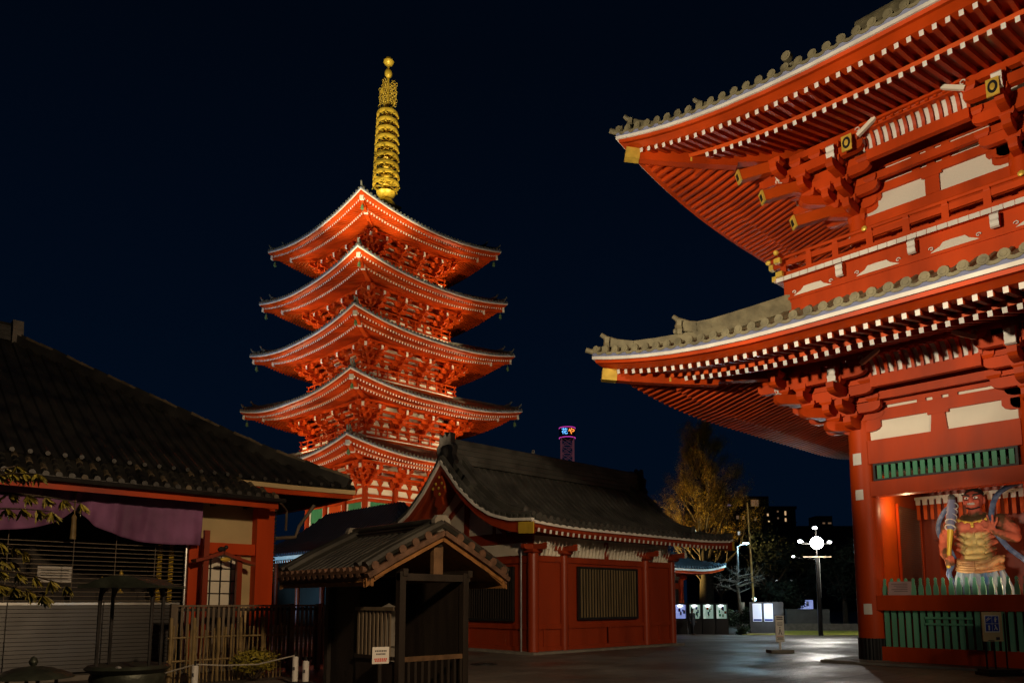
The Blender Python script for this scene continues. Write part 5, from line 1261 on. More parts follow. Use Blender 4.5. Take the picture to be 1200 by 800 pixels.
mb = MB(); pts = [(4.6, 14.9, 0.12), (5.0, 14.6, 0.26), (5.35, 14.25, 0.40), (5.8, 14.0, 0.37), (6.3, 13.7, 0.38), (6.86, 13.3, 0.54)]
pp = []
for (a, b) in zip(pts, pts[1:]):
    for i in range(6): pp.append(Vector(a).lerp(Vector(b), i/6))
mb.tube(pp+[Vector(pts[-1])], 0.014, 'rope', 6); o = mb.build('rope', None, True); tag(o, 'pale rope strung low between the white posts', 'rope')

# ================================================================== small roofed hut in front
hut = thing('roofed_hut', 'small dark wooden hut with tiled gable roof and orange-lit bargeboards, in front', 'hut', (7.95, 11.70, 0), -math.pi/2)
# local: ridge along x (towards world -Y at +x), slopes to local +-y
hp = [(0, 2.02), (0.5, 2.30), (1.0, 2.55), (1.52, 2.80)]
hr_, UP, UA = gable_roof(hut, 3.0, hp, 0.0, tile='ltile', sp=0.2, r=0.05, disc=0.06, white='redtile', red='barge_wood', tips=False, barge_h=0.13, tile2='redtile')
mb = MB(); gable_ridge(mb, (-1.4, 0, 2.80), (1.35, 0, 2.80), 0.2, 0.12, 'ltile', 2)
mb.prism([(-.16, -.1), (.16, -.1), (.17, .12), (.1, .2), (-.1, .2), (-.17, .12)], (1.43, 0, 2.84), (0, 1, 0), (0, 0, 1), (1, 0, 0), 0.1, 'stone')
mb.prism([(-.14, -.1), (.14, -.1), (.15, .12), (.1, .2), (-.1, .2), (-.15, .12)], (-1.45, 0, 2.82), (0, 1, 0), (0, 0, 1), (1, 0, 0), 0.1, 'stone'); mb.build('main_ridge', hr_)
mb = MB()
for s in (-1, 1):
    mb.beam((1.45, s*1.38, 1.93), (1.45, 0, 2.62), 0.06, 0.11, 'barge_wood', upv=(1, 0, 0))
mb.b2((-1.4, -0.06, 2.5), (1.4, 0.06, 2.62), 'dkwood')
for s in (-1, 1): mb.b2((-1.4, s*0.7-0.05, 1.98), (1.4, s*0.7+0.05, 2.1), 'dkwood')
mb.build('rafters_frame', hr_)
for x in (1.32, 1.0-2.0):
    for y in (-0.74, 0.62):
        mb = MB(); mb.b2((x-0.06, y-0.06, 0), (x+0.06, y+0.06, 2.05), 'dkwood'); mb.build('post', hut)
mb = MB(); mb.b2((-1.05, -0.8, 1.9), (-0.95, 0.72, 2.02), 'dkwood'); mb.build('tie_beam', hut); mb = MB(); mb.b2((1.27, -0.8, 1.9), (1.37, 0.72, 2.02), 'dkwood'); mb.b2((1.27, -0.1, 2.02), (1.37, 0.1, 2.5), 'wood'); mb.build('tie_beam', hut)
mb = MB(); mb.b2((-0.95, -0.72, 0.0), (-0.9, 0.6, 1.95), 'dkwood'); mb.b2((-0.9, 0.58, 0.0), (1.25, 0.6, 1.9), 'dkwood'); mb.b2((-0.9, -0.72, 0.0), (0.0, -0.70, 1.9), 'dkwood'); mb.build('board_wall', hut)
mb = MB(); mb.b2((1.30, -0.68, 0.56), (1.36, 0.56, 0.64), 'wood')
for k in range(9): y = -0.6+k*0.14; mb.b2((1.31, y, 0.05), (1.35, y+0.05, 0.56), 'dkwood')
mb.build('low_gate', hut)
mb = MB()
for k in range(9): x = 0.06+k*0.12; mb.b2((x, -0.78, 0.62), (x+0.05, -0.75, 1.42), 'slat')
mb.b2((0.0, -0.8, 0.58), (1.2, -0.74, 0.64), 'dkwood'); mb.b2((0.0, -0.8, 1.40), (1.2, -0.74, 1.46), 'slat'); mb.build('side_lattice', hut)
mb = MB(); mb.b2((0.0, -0.76, 0.0), (1.25, -0.73, 0.56), 'dkwood'); mb.build('lower_board', hut)
mb = MB(); mb.lathe([(0, 0), (0.3, 0), (0.3, 0.3), (0.22, 0.34), (0.16, 0.7), (0.2, 0.74), (0.12, 1.15), (0.17, 1.3), (0.14, 1.45), (0, 1.52)], (0, 0, 0), 'stone', 14)
o = mb.build('stone_figure', None, True, loc=(8.0, 11.9, 0.0)); tag(o, 'dim stone figure standing inside the small wooden hut', 'statue')
hs = thing('notice_board', 'white notice with red lettering fixed beside the small hut', 'sign', (6.93, 10.55, 0))
mb = MB(); mb.b2((-0.03, -0.02, 0.0), (0.03, 0.02, 0.55), 'dkwood'); mb.build('post', hs)
mb = MB(); mb.box((0, -0.03, 0.68), (0.28, 0.015, 0.27), 'paper', YAW*0.4); bd = mb.build('board', hs)
mb = MB(); ca, sa = math.cos(YAW*.4), math.sin(YAW*.4)
def on_board(u, d, z): return (u*ca+d*sa, -0.03+u*sa-d*ca, z)
for z, m_, w in ((0.75, 'ink', 0.2), (0.70, 'ink', 0.16), (0.62, 'redink', 0.22), (0.59, 'redink', 0.2)):
    n = 7
    for k in range(n):
        u = -w/2+w*(k+.5)/n; mb.box(on_board(u, 0.009, z), (w/n*0.7, 0.003, 0.026), m_, YAW*.4)
mb.build('lettering', bd)

# ================================================================== bronze censer and low lantern in the foreground
ib = thing('incense_burner', 'dark bronze incense burner with a canopy on thin legs, before the shutters', 'burner', (3.05, 10.35, 0), YAW)
mb = MB(); mb.lathe([(0, 0), (0.36, 0), (0.40, 0.1), (0.33, 0.2), (0.40, 0.42), (0.44, 0.6), (0.42, 0.66), (0.5, 0.72), (0.46, 0.76), (0, 0.70)], (0, 0, 0), 'bronze', 28); mb.build('bowl', ib, True)
for a in (30, 150, 210, 330):
    mb = MB(); x, y = 0.38*math.cos(R_(a)), 0.30*math.sin(R_(a)); mb.tube([(x, y, 0.7), (x, y, 1.6), (x*0.92, y*0.92, 1.72)], [0.02, 0.024, 0.04], 'iron', 8); mb.build('leg', ib, True)
mb = MB(); mb.prism([(-.5, 0), (.5, 0), (.5, .03), (.36, .06), (.22, .12), (.08, .15), (-.08, .15), (-.22, .12), (-.36, .06), (-.5, .03)], (0, 0, 1.72), (1, 0, 0), (0, 0, 1), (0, 1, 0), 0.75, 'bronze'); mb.build('canopy', ib)
mb = MB(); mb.ell((0.1, -0.44, 0.75), (0.04, 0.02, 0.03), 'steel'); mb.build('small_plate', ib)
ll = thing('low_lantern', 'squat round-topped bronze lantern at the lower left edge', 'lantern', (2.0, 10.3, 0), YAW)
mb = MB(); mb.lathe([(0.0, 0.76), (0.2, 0.73), (0.40, 0.66), (0.44, 0.62), (0.3, 0.63), (0, 0.64)][::-1], (0, 0, 0.05), 'bronze', 24); mb.build('canopy', ll, True)
mb = MB(); mb.lathe([(0, 0.78), (0.03, 0.79), (0.05, 0.83), (0.03, 0.88), (0, 0.9)], (0, 0, 0.02), 'bronze', 14); mb.build('finial', ll, True)
for a in (45, 135, 225, 315): mb = MB(); mb.cyl((0.25*math.cos(R_(a)), 0.25*math.sin(R_(a)), 0.3), (0.25*math.cos(R_(a)), 0.25*math.sin(R_(a)), 0.7), 0.02, 'iron', n=8); mb.build('leg', ll)
mb = MB(); mb.lathe([(0, 0), (0.25, 0), (0.22, 0.12), (0.3, 0.2), (0.32, 0.3), (0, 0.3)], (0, 0, 0), 'stone', 20); mb.build('base', ll, True)
mb = MB(); mb.b2((1.62, 10.8, 0), (1.68, 10.86, 1.05), 'steel'); o = mb.build('metal_stake'); tag(o, 'thin pale metal stake at the extreme left edge', 'stake')

# ================================================================== trees
def branchy(mb, p, d, L, r, depth, rnd, m, up=0.2, spread=0.5, kids=3, tips=None, n=5, shrink=0.68):
    segs = 4; pts = [p]; rs = [r]; q = Vector(p); dv = Vector(d).normalized()
    for i in range(segs):
        dv = (dv + Vector((rnd.gauss(0, .12), rnd.gauss(0, .12), rnd.gauss(0, .08)+up*0.12))).normalized(); q = q+dv*L/segs; pts.append(q.copy()); rs.append(max(r*(1-0.55*(i+1)/segs), 0.004))
    mb.tube(pts, rs, m, n if depth > 1 else 3, caps=False)
    if depth <= 0:
        if tips is not None: tips += pts[1:]
        return
    for k in range(kids):
        t = rnd.uniform(0.35, 1.0); j = min(int(t*segs), segs-1); b = pts[j].lerp(pts[j+1], t*segs-j)
        ax = Vector((rnd.gauss(0, 1), rnd.gauss(0, 1), rnd.gauss(0, .5))).normalized()
        nd = (dv + ax*spread + Vector((0, 0, up))).normalized()
        branchy(mb, b, nd, L*shrink*rnd.uniform(.75, 1.15), rs[j]*0.62, depth-1, rnd, m, up, spread, kids, tips, n, shrink)
def leaves_at(mb, tips, per, rad, size, m, rnd):
    for t in tips:
        for _ in range(per):
            p = Vector(t)+Vector((rnd.gauss(0, rad), rnd.gauss(0, rad), rnd.gauss(0, rad))); a = Vector((rnd.gauss(0, 1), rnd.gauss(0, 1), rnd.gauss(0, 1))).normalized(); b = a.orthogonal().normalized(); s = size*rnd.uniform(.6, 1.3)
            mb.add([p-a*s, p+b*s*.55, p+a*s, p-b*s*.55], [(0, 1, 2, 3)], m)
# tall ginkgo beyond the halls, lit from the left
gp = at(828, 70); gk = thing('ginkgo_tree', 'tall upright ginkgo with sparse golden twigs behind the middle hall', 'tree', gp)
gk.scale = (1.24, 1.24, 1.24)
rnd = random.Random(11); tr = MB(); tips = []
tr.tube([(0, 0, 0), (0.1, 0, 3), (0, 0.1, 7), (0.1, 0, 11), (0.1, 0, 13.6)], [0.62, 0.5, 0.36, 0.18, 0.04], 'bark', 10); tr.build('trunk', gk, True)
tr = MB()
for k in range(58):
    z = 2.6+11.2*(k/58)**0.95; a = k*2.39; el = 0.75+0.9*(z/14); L = (4.9*(1-(z/14.8))+0.9)
    branchy(tr, Vector((0.05, 0, z)), Vector((math.cos(a), math.sin(a), el)), L, 0.13*(1-z/18), 2, rnd, 'bark', 0.35, 0.42, 4, tips, 4, 0.5)
tr.build('branches', gk, fix=False)
lf = MB(); leaves_at(lf, tips, 20, 0.2, 0.045, 'ginkgo_leaf', rnd); lf.build('foliage', gk, fix=False)
# pale bare tree
bp_ = at(868, 50); bt = thing('bare_tree', 'small bare tree with twisted pale twigs lit by the blue-white lamp', 'tree', bp_)
rnd = random.Random(5); tr = MB(); tr.tube([(0, 0, 0), (0.1, 0.1, 1.6), (0, 0.2, 3.0)], [0.16, 0.12, 0.09], 'palebark', 8)
tr.build('trunk', bt, True); tr = MB()
for k in range(13):
    a = k*1.1; branchy(tr, Vector((0, 0.2, 2.5+0.1*k)), Vector((math.cos(a), math.sin(a), 0.25)), 1.35, 0.045, 2, rnd, 'palebark', 0.05, 0.9, 4, None, 4, 0.62)
tr.build('branches', bt, fix=False)
def round_tree(name, x, d, h, r, lab, m='leaf_dk', seed=1, n=2600, size=0.13, trunk=True, grp=None, cat='tree'):
    p = at(x, d); t = thing(name, lab, cat, p, 0, grp); rnd = random.Random(seed)
    mb = MB(); top = h-r*0.9
    mb.tube([(0, 0, 0), (0.05, 0.02, top*0.6), (0, 0, top)], [0.05*r+0.05, 0.04*r+0.03, 0.03], 'bark', 7)
    for k in range(7): a = k*0.9+seed; mb.tube([(0, 0, top*0.45+0.05*k), (r*.5*math.cos(a), r*.5*math.sin(a), top*0.8+r*.3), (r*.8*math.cos(a), r*.8*math.sin(a), top+r*.3)], [0.03+0.02*r, 0.02, 0.008], 'bark', 5)
    mb.build('trunk', t, True); mb = MB()
    for k in range(9):
        a = rnd.uniform(0, 6.28); q = rnd.uniform(0, .62)*r; leaf_cloud(mb, (q*math.cos(a), q*math.sin(a), h-r*0.95+rnd.uniform(-.35, .45)*r), (r*.5, r*.5, r*.42), n//9, size, m, seed*10+k)
    mb.build('crown', t, fix=False); return t
round_tree('shrub', 850, 47, 2.0, 1.0, 'clipped green shrub behind the lit display cases, leftmost of three', seed=2, size=0.09, cat='shrub', grp='green shrubs near the display cases')
round_tree('shrub', 882, 48, 2.1, 1.25, 'broad green shrub under the pale bare tree, beside the lit notices', seed=3, size=0.09, cat='shrub', grp='green shrubs near the display cases')
round_tree('shrub', 868, 45.5, 0.75, 0.6, 'lowest shrub at the foot of the blue-lit lamp post', seed=4, size=0.07, n=1200, cat='shrub', grp='green shrubs near the display cases')
for k, (x, d, h, r, lab) in enumerate([(905, 66, 9.5, 4.2, 'dark round tree behind the tall thin pole'), (948, 72, 9.0, 4.6, 'dark spreading tree behind the bright street lamp'), (990, 62, 8.0, 3.8, 'dark tree half hidden by the corner column of the gate'), (1040, 75, 10.0, 5.0, 'dark tree wholly behind the gate bay'), (845, 78, 9, 4.2, 'dark tree behind the ginkgo trunk'), (925, 58, 4.2, 2.2, 'small dark tree behind the lit notice panels')]):
    round_tree('dark_tree', x, d, h, r, lab, m='leaf_far', seed=20+k, n=3200, size=0.2, grp='dark trees beyond the plaza')
# near branch at the left edge
nt_ = thing('leafy_tree', 'slim young tree with drooping olive leaves at the left edge', 'tree', (0.55, 6.35, 0))
rnd = random.Random(9); tr = MB(); tr.tube([(0, 0, 0), (0.02, 0.02, 1.0), (0.0, 0, 1.7), (0.1, -0.05, 2.6)], [0.05, 0.04, 0.035, 0.015], 'bark', 9); tr.build('trunk', nt_, True)
tw = MB(); lv = MB()
def leaf(mb, p, d, L, w, m):
    d = d.normalized(); s = d.cross(Vector((rnd.gauss(0, 1), rnd.gauss(0, 1), rnd.gauss(0, 1)))).normalized(); u = s.cross(d)
    mb.add([p, p+d*L*.35+s*w+u*w*.3, p+d*L*.75+s*w*.7, p+d*L-u*w*.4, p+d*L*.75-s*w*.7, p+d*L*.35-s*w+u*w*.3, p+d*L*.5], [(0, 1, 6), (1, 2, 6), (2, 3, 6), (3, 4, 6), (4, 5, 6), (5, 0, 6)], m)
for (z, dr, L) in [(2.25, (0.9, -0.25, 0.25), 0.62), (2.1, (0.75, -0.1, 0.3), 0.5), (1.75, (0.95, -0.2, 0.18), 0.6), (1.7, (0.8, -0.4, 0.1), 0.5), (1.62, (0.6, 0.1, 0.22), 0.45), (2.3, (0.6, -0.3, 0.4), 0.45), (2.0, (0.85, 0.1, 0.12), 0.42), (1.8, (0.7, 0.2, 0.25), 0.4), (2.25, (0.5, 0.1, 0.4), 0.4)]:
    q = Vector((0, 0, z)); dv = Vector(dr).normalized(); pts = [q]
    for i in range(8):
        dv = (dv+Vector((rnd.gauss(0, .08), rnd.gauss(0, .08), -0.06))).normalized(); q = q+dv*L*1.45/8; pts.append(q)
        for k in range(17):
            leaf(lv, q, Vector((rnd.gauss(0, .5), rnd.gauss(0, .5), -0.9))+dv*0.5, rnd.uniform(0.07, 0.11), 0.011, 'leaf')
    tw.tube(pts, [0.012-0.001*i for i in range(9)], 'bark', 5)
tw.build('twigs', nt_); lv.build('foliage', nt_, fix=False)

# ================================================================== far right plaza
# street lamp
slp = at(960, 44); sl = thing('street_lamp', 'tall street lamp with dazzling white head and small side lights', 'lamp', slp, YAW)
mb = MB(); mb.tube([(0, 0, 0), (0, 0, 2.2), (0, 0, 4.55)], [0.14, 0.12, 0.09], 'iron', 12); mb.cyl((0.13, 0, 2.2), (0.13, 0, 4.5), 0.025, 'steel', n=8); mb.build('pole', sl, True)
mb = MB(); mb.b2((-0.85, -0.05, 4.55), (0.85, 0.05, 4.62), 'slat'); mb.tube([(0, 0, 4.6), (0, 0, 6.3)], 0.04, 'iron', 8); mb.tube([(-0.9, 0, 5.35), (0.9, 0, 5.35)], 0.03, 'iron', 6); mb.build('crossbar', sl)
mb = MB(); mb.ell((0, -0.05, 5.4), (0.36, 0.36, 0.36), 'lampglow', 20, 12); mb.build('lamp_head', sl, True)
for x, z, r in ((-0.95, 5.5, 0.12), (0.78, 5.45, 0.1), (-0.05, 6.3, 0.11), (-1.4, 4.6, 0.07)):
    mb = MB(); mb.ell((x, 0, z), (r*1.3, r, r*0.8), 'lampglow_small', 14, 8); mb.tube([(x, 0, z-0.05), (x*0.6, 0, z-0.12), (0, 0, z-0.15)], 0.015, 'iron', 5); mb.build('side_light', sl, True)
lamp('street_lamp_light', 'POINT', slp+Vector((-0.3, -0.35, 5.35)), None, 1300, (1.0, 0.95, 0.84), 0.3)
# blue-white lit lamp post
bl = at(866, 52); o = thing('lamp_post', 'slender grey lamp post with blue-white light and small sign plate', 'lamp', bl, YAW)
mb = MB(); mb.tube([(0, 0, 0), (0, 0, 5.8)], [0.1, 0.07], 'concrete', 10); mb.tube([(0, 0, 5.75), (0.25, 0, 5.9), (0.5, 0, 5.95)], 0.035, 'iron', 6); mb.build('pole', o, True)
mb = MB(); mb.ell((0.62, 0, 6.0), (0.24, 0.12, 0.07), 'cyanglow', 12, 6); mb.build('lamp_head', o)
mb = MB(); mb.box((0.2, -0.09, 1.65), (0.3, 0.02, 0.55), 'paper'); mb.build('sign_plate', o)
lamp('blue_white_light', 'POINT', bl+Vector((0.2, -0.5, 5.7)), None, 420, (0.5, 0.85, 1.0), 0.2)
tp_ = at(884, 50); mb = MB(); mb.tube([(0, 0, 0), (-0.1, 0, 4), (-0.22, 0, 8.6)], [0.085, 0.07, 0.045], 'pole_pale', 8); o = mb.build('tall_pole', None, True, loc=tp_); o.rotation_euler = (0, 0, YAW); tag(o, 'very tall thin straw-coloured pole rising beside the bare tree', 'pole')
p = at(884, 60); o = thing('globe_lamp', 'small distant white globe lamp low behind the tall pole', 'lamp', p, YAW)
mb = MB(); mb.cyl((0, 0, 0), (0, 0, 2.0), 0.04, 'iron', n=6); mb.build('pole', o); mb = MB(); mb.lathe([(0, 2.0), (0.1, 2.05), (0.18, 2.2), (0, 2.3)], (0, 0, 0), 'cyanglow', 10); mb.build('globe', o)
lamp('ginkgo_flood', 'SPOT', gp+Vector((-5.0, 8.6, 0.8)), gp+Vector((-1.6, 1.8, 6.5)), 32000, (1.0, 0.68, 0.2), 0.2, 58, 0.9)
# display cases
for k, (x, lab) in enumerate([(797, 'glowing display case next to the corner of the middle hall'), (814, 'glowing display case behind the walking people'), (829.5, 'glowing display case second from the right of the row'), (845, 'glowing display case at the right end of the row')]):
    p = at(x, 46); t = thing('display_case', lab, 'display case', p, YAW, 'lit display cases on the plaza')
    mb = MB(); mb.b2((-0.38, -0.1, 0.0), (0.38, 0.25, 0.95), 'dkwood'); mb.build('cabinet', t)
    mb = MB(); mb.b2((-0.38, -0.12, 1.78), (0.38, 0.28, 1.88), 'iron'); mb.b2((-0.38, -0.1, 0.95), (-0.33, 0.25, 1.78), 'iron'); mb.b2((0.33, -0.1, 0.95), (0.38, 0.25, 1.78), 'iron'); mb.build('frame', t)
    mb = MB(); mb.b2((-0.33, 0.1, 0.95), (0.33, 0.14, 1.78), 'screen' if k else 'screen_blue'); s_ = mb.build('lit_panel', t)
    mb = MB(); rr = random.Random(k)
    for q in range(7): x_ = rr.uniform(-.24, .2); z_ = rr.uniform(1.0, 1.5); mb.b2((x_, 0.085, z_), (x_+rr.uniform(.05, .14), 0.098, z_+rr.uniform(.08, .25)), rr.choice(['green', 'verm_p', 'paper', 'blueink']))
    mb.build('poster', s_)
    mb = MB(); mb.ell((0, 0.06, 1.72), (0.14, 0.03, 0.03), 'lampglow_small', 8, 5); mb.build('strip_light', s_)
# lit notice boards
p = at(896, 47); t = thing('lit_notice_sign', 'pair of blue-white lit notices with text on a grey panel', 'sign', p, YAW)
mb = MB(); mb.b2((-0.95, 0, 0.0), (1.15, 0.12, 1.95), 'concrete'); mb.build('panel', t)
for x in (-0.5, 0.2):
    mb = MB(); mb.b2((x-0.27, -0.05, 0.75), (x+0.27, -0.02, 1.85), 'screen_white'); s_ = mb.build('lit_sheet', t)
    mb = MB()
    for k in range(9):
        w = 0.2-0.05*((k*7) % 3); mb.b2((x-w, -0.056, 1.72-k*0.085), (x+w, -0.051, 1.735-k*0.085), 'ink')
    mb.b2((x-0.25, -0.056, 0.78), (x+0.25, -0.051, 0.9), 'blueink'); mb.build('lettering', s_)
lamp('notice_light', 'POINT', p+Vector((-0.3, -0.6, 1.4)), None, 22, (0.5, 0.65, 1.0), 0.3)
# blue billboard and dark wall further right
p = at(946, 62); t = thing('blue_billboard', 'small glowing blue sign on a dark post right of the lit notices', 'sign', p, YAW)
mb = MB(); mb.prism([(-.9, 0), (.45, 0), (.45, .75), (-.8, .75)], (0, 0, 1.35), (1, 0, 0), (0, 0, 1), (0, 1, 0), 0.1, 'blue_led', 'screen_blue'); mb.build('board', t)
mb = MB(); mb.b2((-0.5, -0.06, 1.65), (-0.3, -0.052, 1.95), 'paper'); mb.b2((-0.1, -0.06, 1.6), (0.1, -0.052, 2.0), 'paper'); mb.build('lettering', t)
mb = MB(); mb.b2((-0.05, -0.02, 0), (0.05, 0.04, 1.35), 'iron'); mb.build('post', t)
p = at(945, 53); mb = MB(); mb.b2((-1.4, 0, 0), (1.6, 0.4, 1.45), 'concrete'); o = mb.build('concrete_wall', None, loc=p); o.rotation_euler = (0, 0, YAW); tag(o, 'low dark concrete wall block behind the lawn', 'wall')
p = at(1015, 52.5); mb = MB(); mb.b2((-9, 0, 0), (6, 0.3, 0.45), 'stone'); o = mb.build('kerb_wall', None, loc=p); o.rotation_euler = (0, 0, YAW); tag(o, 'long low stone kerb wall edging the yellow-green lawn', 'wall')
# little red hall with blue roof beyond
rh = thing('side_hall', 'small orange-lit hall with blue tiled roof, seen past the middle hall', 'hall', (42.7, 36.7, -0.72))
rh.scale = (1.15, 1.15, 1.15)
Rr = Roof(-4.3, 4.3, -7.2, 5, 3.75, 0.35, 3, 2)
mb = MB(); Rr.skirt(mb, [(0, 0.15), (1.5, 0.75), (3.0, 1.6), (4.2, 2.5)], 'dtile', n=14)
mb.names = ['blue_tile']; mat('blue_tile', (0.05, 0.085, 0.11), 0.4, 0.3, 3.0, bump=0.2); r_ = mb.build('roof', rh)
mb = MB(); tile_ribs(mb, Rr, [(0, 0.15), (1.5, 0.75), (3.0, 1.6), (4.2, 2.5)], ('xm', 'ym', 'xp', 'yp'), 0.28, 0.07, 'blue_tile', 4.2, seg=0.7, disc=0.08, pend=False); mb.build('ridge_tiles', r_, True)
mb = MB(); Rr.skirt(mb, [(0, 0), (0, 0.12), (0.3, 0.12), (0.3, 0)], 'white', n=14, closed=True); Rr.skirt(mb, [(0.1, -0.15), (0.1, 0), (0.4, 0), (0.4, -0.15)], 'verm', n=14, closed=True); Rr.skirt(mb, [(0.12, -0.15), (2.6, 0.35)], 'verm', n=14); mb.build('eave_board', rh)
mb = MB(); mb.b2((-2.4, -5.0, 0), (2.4, 3, 4.0), 'dkwood'); w_ = mb.build('wall', rh); mb = MB(); mb.b2((-2.5, -5.02, 3.3), (2.5, -4.85, 3.7), 'plaster'); mb.b2((-2.5, -5.05, 2.75), (2.5, -4.9, 3.1), 'verm'); mb.build('beam', w_)
for x, y in ((-2.5, -5.05), (0, -5.05), (2.5, -5.05), (-2.5, -1), (-2.5, 3), (2.5, 3)):
    mb = MB(); mb.cyl((x, y, 0), (x, y, 3.4), 0.18, 'verm', n=14); arm(mb, (x, y, 3.3), (0, 1, 0), 0.9, 0.14, 0.22, 'verm'); arm(mb, (x, y, 3.5), (1, 0, 0), 0.9, 0.14, 0.2, 'verm'); mb.build('post', rh, True)
lamp('side_hall_light', 'POINT', (38.7, 30.6, 1.6), None, 45, (1.0, 0.62, 0.25), 0.1); lamp('side_hall_roof_light', 'SPOT', (34, 22.5, 8.0), (41.0, 31.0, 4.0), 900, (0.5, 0.85, 1.0), 0.2, 40, 0.6)
# dark blue-roofed hall behind, left of centre
dh = thing('rear_hall', 'unlit hall with a dark navy roof and blue-lit eave, below the pagoda', 'hall', (26.2, 42.5, 0))
Rd = Roof(-4.4, 4.4, -9, 8.5, 4.2, 0.35, 3, 2); pr = [(0, 0.25), (1.5, 0.95), (3.0, 2.1), (4.3, 3.4)]
mat('navy_tile', (0.03, 0.045, 0.075), 0.45, 0.3, 2.0, bump=0.2)
mb = MB(); Rd.skirt(mb, pr, 'navy_tile', n=14); r_ = mb.build('roof', dh); mb = MB(); tile_ribs(mb, Rd, pr, ('xm', 'ym', 'xp', 'yp'), 0.32, 0.08, 'navy_tile', 4.3, seg=0.9, disc=0.09, pend=False); mb.build('ridge_tiles', r_, True)
mb = MB(); Rd.skirt(mb, [(0, 0), (0, 0.2), (0.3, 0.2), (0.3, 0)], 'white', n=14, closed=True); Rd.skirt(mb, [(0.4, -0.1), (2.6, 0.35)], 'verm_dk', n=14)
for k in range(56): u = -8.7+k*0.31; mb.beam(Rd.P('xm', u, 0.25, -0.12), Rd.P('xm', u, 2.2, 0.1), 0.12, 0.14, 'verm_dk', 'white')
mb.build('eave_board', dh); mb = MB(); mb.b2((-2.6, -6.8, 0), (2.6, 6.4, 4.5), 'dkwood'); mb.build('wall', dh)
for k in range(5): mb = MB(); mb.cyl((-2.7, -6.5+3.2*k, 0), (-2.7, -6.5+3.2*k, 4.2), 0.16, 'verm_dk', n=12); mb.build('post', dh, True)
lamp('blue_eave_light', 'SPOT', (17.5, 44.0, 0.6), (22.2, 44.5, 4.3), 1300, (0.25, 0.62, 1.0), 0.2, 90, 0.6)

mb = MB(); mb.lathe([(0, 0.0), (0.34, 0.0), (0.34, 0.012), (0.30, 0.012), (0.30, 0.018), (0, 0.018)], (0, 0, 0), 'iron', 28)
for k in range(6): mb.box((0, -0.22+0.088*k, 0.021), (0.5-0.28*abs(k-2.5)/2.5, 0.03, 0.006), 'iron')
o = mb.build('manhole_cover', None, loc=(12.43, 14.26, 0.004)); tag(o, 'dark round manhole cover in the paving before the middle hall', 'manhole')
# signs in the open
st = thing('stand_sign', 'white upright sign board with small print on a low stand in the plaza', 'sign', (21.9, 11.3, 0), YAW+0.1)
mb = MB(); mb.box((0, 0, 0.72), (0.27, 0.03, 0.8), 'paper'); bd = mb.build('board', st); mb = MB()
for k, (z, w) in enumerate(((1.06, .2), (1.0, .2), (0.9, .16), (0.86, .18), (0.82, .15), (0.45, .2), (0.42, .16), (0.39, .2))): mb.b2((-w/2, -0.022, z), (w/2, -0.017, z+(0.035 if k < 2 else 0.014)), 'ink')
mb.tube([(-0.04, -0.02, 0.55), (0.0, -0.02, 0.72), (0.03, -0.02, 0.6), (0.06, -0.02, 0.55)], 0.012, 'ink', 5); mb.ell((0.0, -0.02, 0.76), (0.02, 0.006, 0.02), 'ink', 8, 5); mb.b2((-0.1, -0.022, 0.49), (0.1, -0.017, 0.5), 'redink'); mb.build('lettering', bd)
mb = MB(); mb.b2((-0.03, 0.0, 0.08), (0.03, 0.03, 0.32), 'paper'); mb.build('post', st); mb = MB(); mb.b2((-0.38, -0.2, 0), (0.34, 0.2, 0.09), 'stone'); mb.build('base', st)
ps = thing('pictogram_stand', 'tan board with four blue prohibition pictograms on a black stand before the gate', 'sign', (18.55, 4.75, 0), YAW+0.06)
mb = MB(); mb.box((0, 0, 1.02), (0.44, 0.03, 0.62), 'ochre'); bd = mb.build('board', ps); mb = MB(); mb.box((-0.01, -0.018, 1.08), (0.33, 0.005, 0.36), 'paper')
mb.build('pictogram_sheet', bd)
for i in range(2):
    for j in range(2):
        mb = MB(); cx, cz = -0.085+0.15*i, 1.165-0.165*j; mb.box((cx, -0.023, cz), (0.14, 0.004, 0.155), 'blueink')
        f = mb.build('pictogram', bd); mb = MB(); y = -0.027
        if (i, j) == (0, 0): mb.beam((cx-.05, y, cz-.03), (cx+.05, y, cz+.04), 0.012, 0.006, 'paper', upv=(0, 1, 0)); mb.beam((cx-.05, y, cz), (cx+.01, y, cz+.05), 0.014, 0.006, 'paper', upv=(0, 1, 0))
        elif (i, j) == (1, 0): mb.ell((cx, y, cz+.045), (.015, .003, .015), 'paper', 8, 5); mb.beam((cx, y, cz+.03), (cx-.005, y, cz-.05), 0.03, 0.006, 'paper', upv=(0, 1, 0)); mb.beam((cx-.03, y, cz), (cx+.04, y, cz+.02), 0.01, 0.006, 'paper', upv=(0, 1, 0))
        elif (i, j) == (0, 1): mb.ell((cx, y, cz+.03), (.022, .003, .022), 'paper', 8, 5); mb.beam((cx, y, cz+.02), (cx, y, cz-.055), 0.03, 0.006, 'paper', upv=(0, 1, 0))
        else: mb.ell((cx-.01, y, cz+.045), (.015, .003, .015), 'paper', 8, 5); mb.beam((cx-.01, y, cz+.03), (cx+.03, y, cz-.05), 0.022, 0.006, 'paper', upv=(0, 1, 0)); mb.beam((cx-.01, y, cz), (cx-.04, y, cz-.05), 0.014, 0.006, 'paper', upv=(0, 1, 0))
        mb.build('symbol', f)
mb = MB(); mb.b2((0.06, -0.02, 0.74), (0.14, -0.016, 0.8), 'ink'); mb.b2((-0.12, -0.02, 0.72), (0.02, -0.016, 0.735), 'ink'); mb.build('lettering', bd)
for x in (-0.15, 0.04, 0.3): mb = MB(); mb.b2((x-0.012, 0.02, 0.05), (x+0.012, 0.045, 0.78 if x < 0.2 else 1.3), 'black'); mb.build('leg', ps)
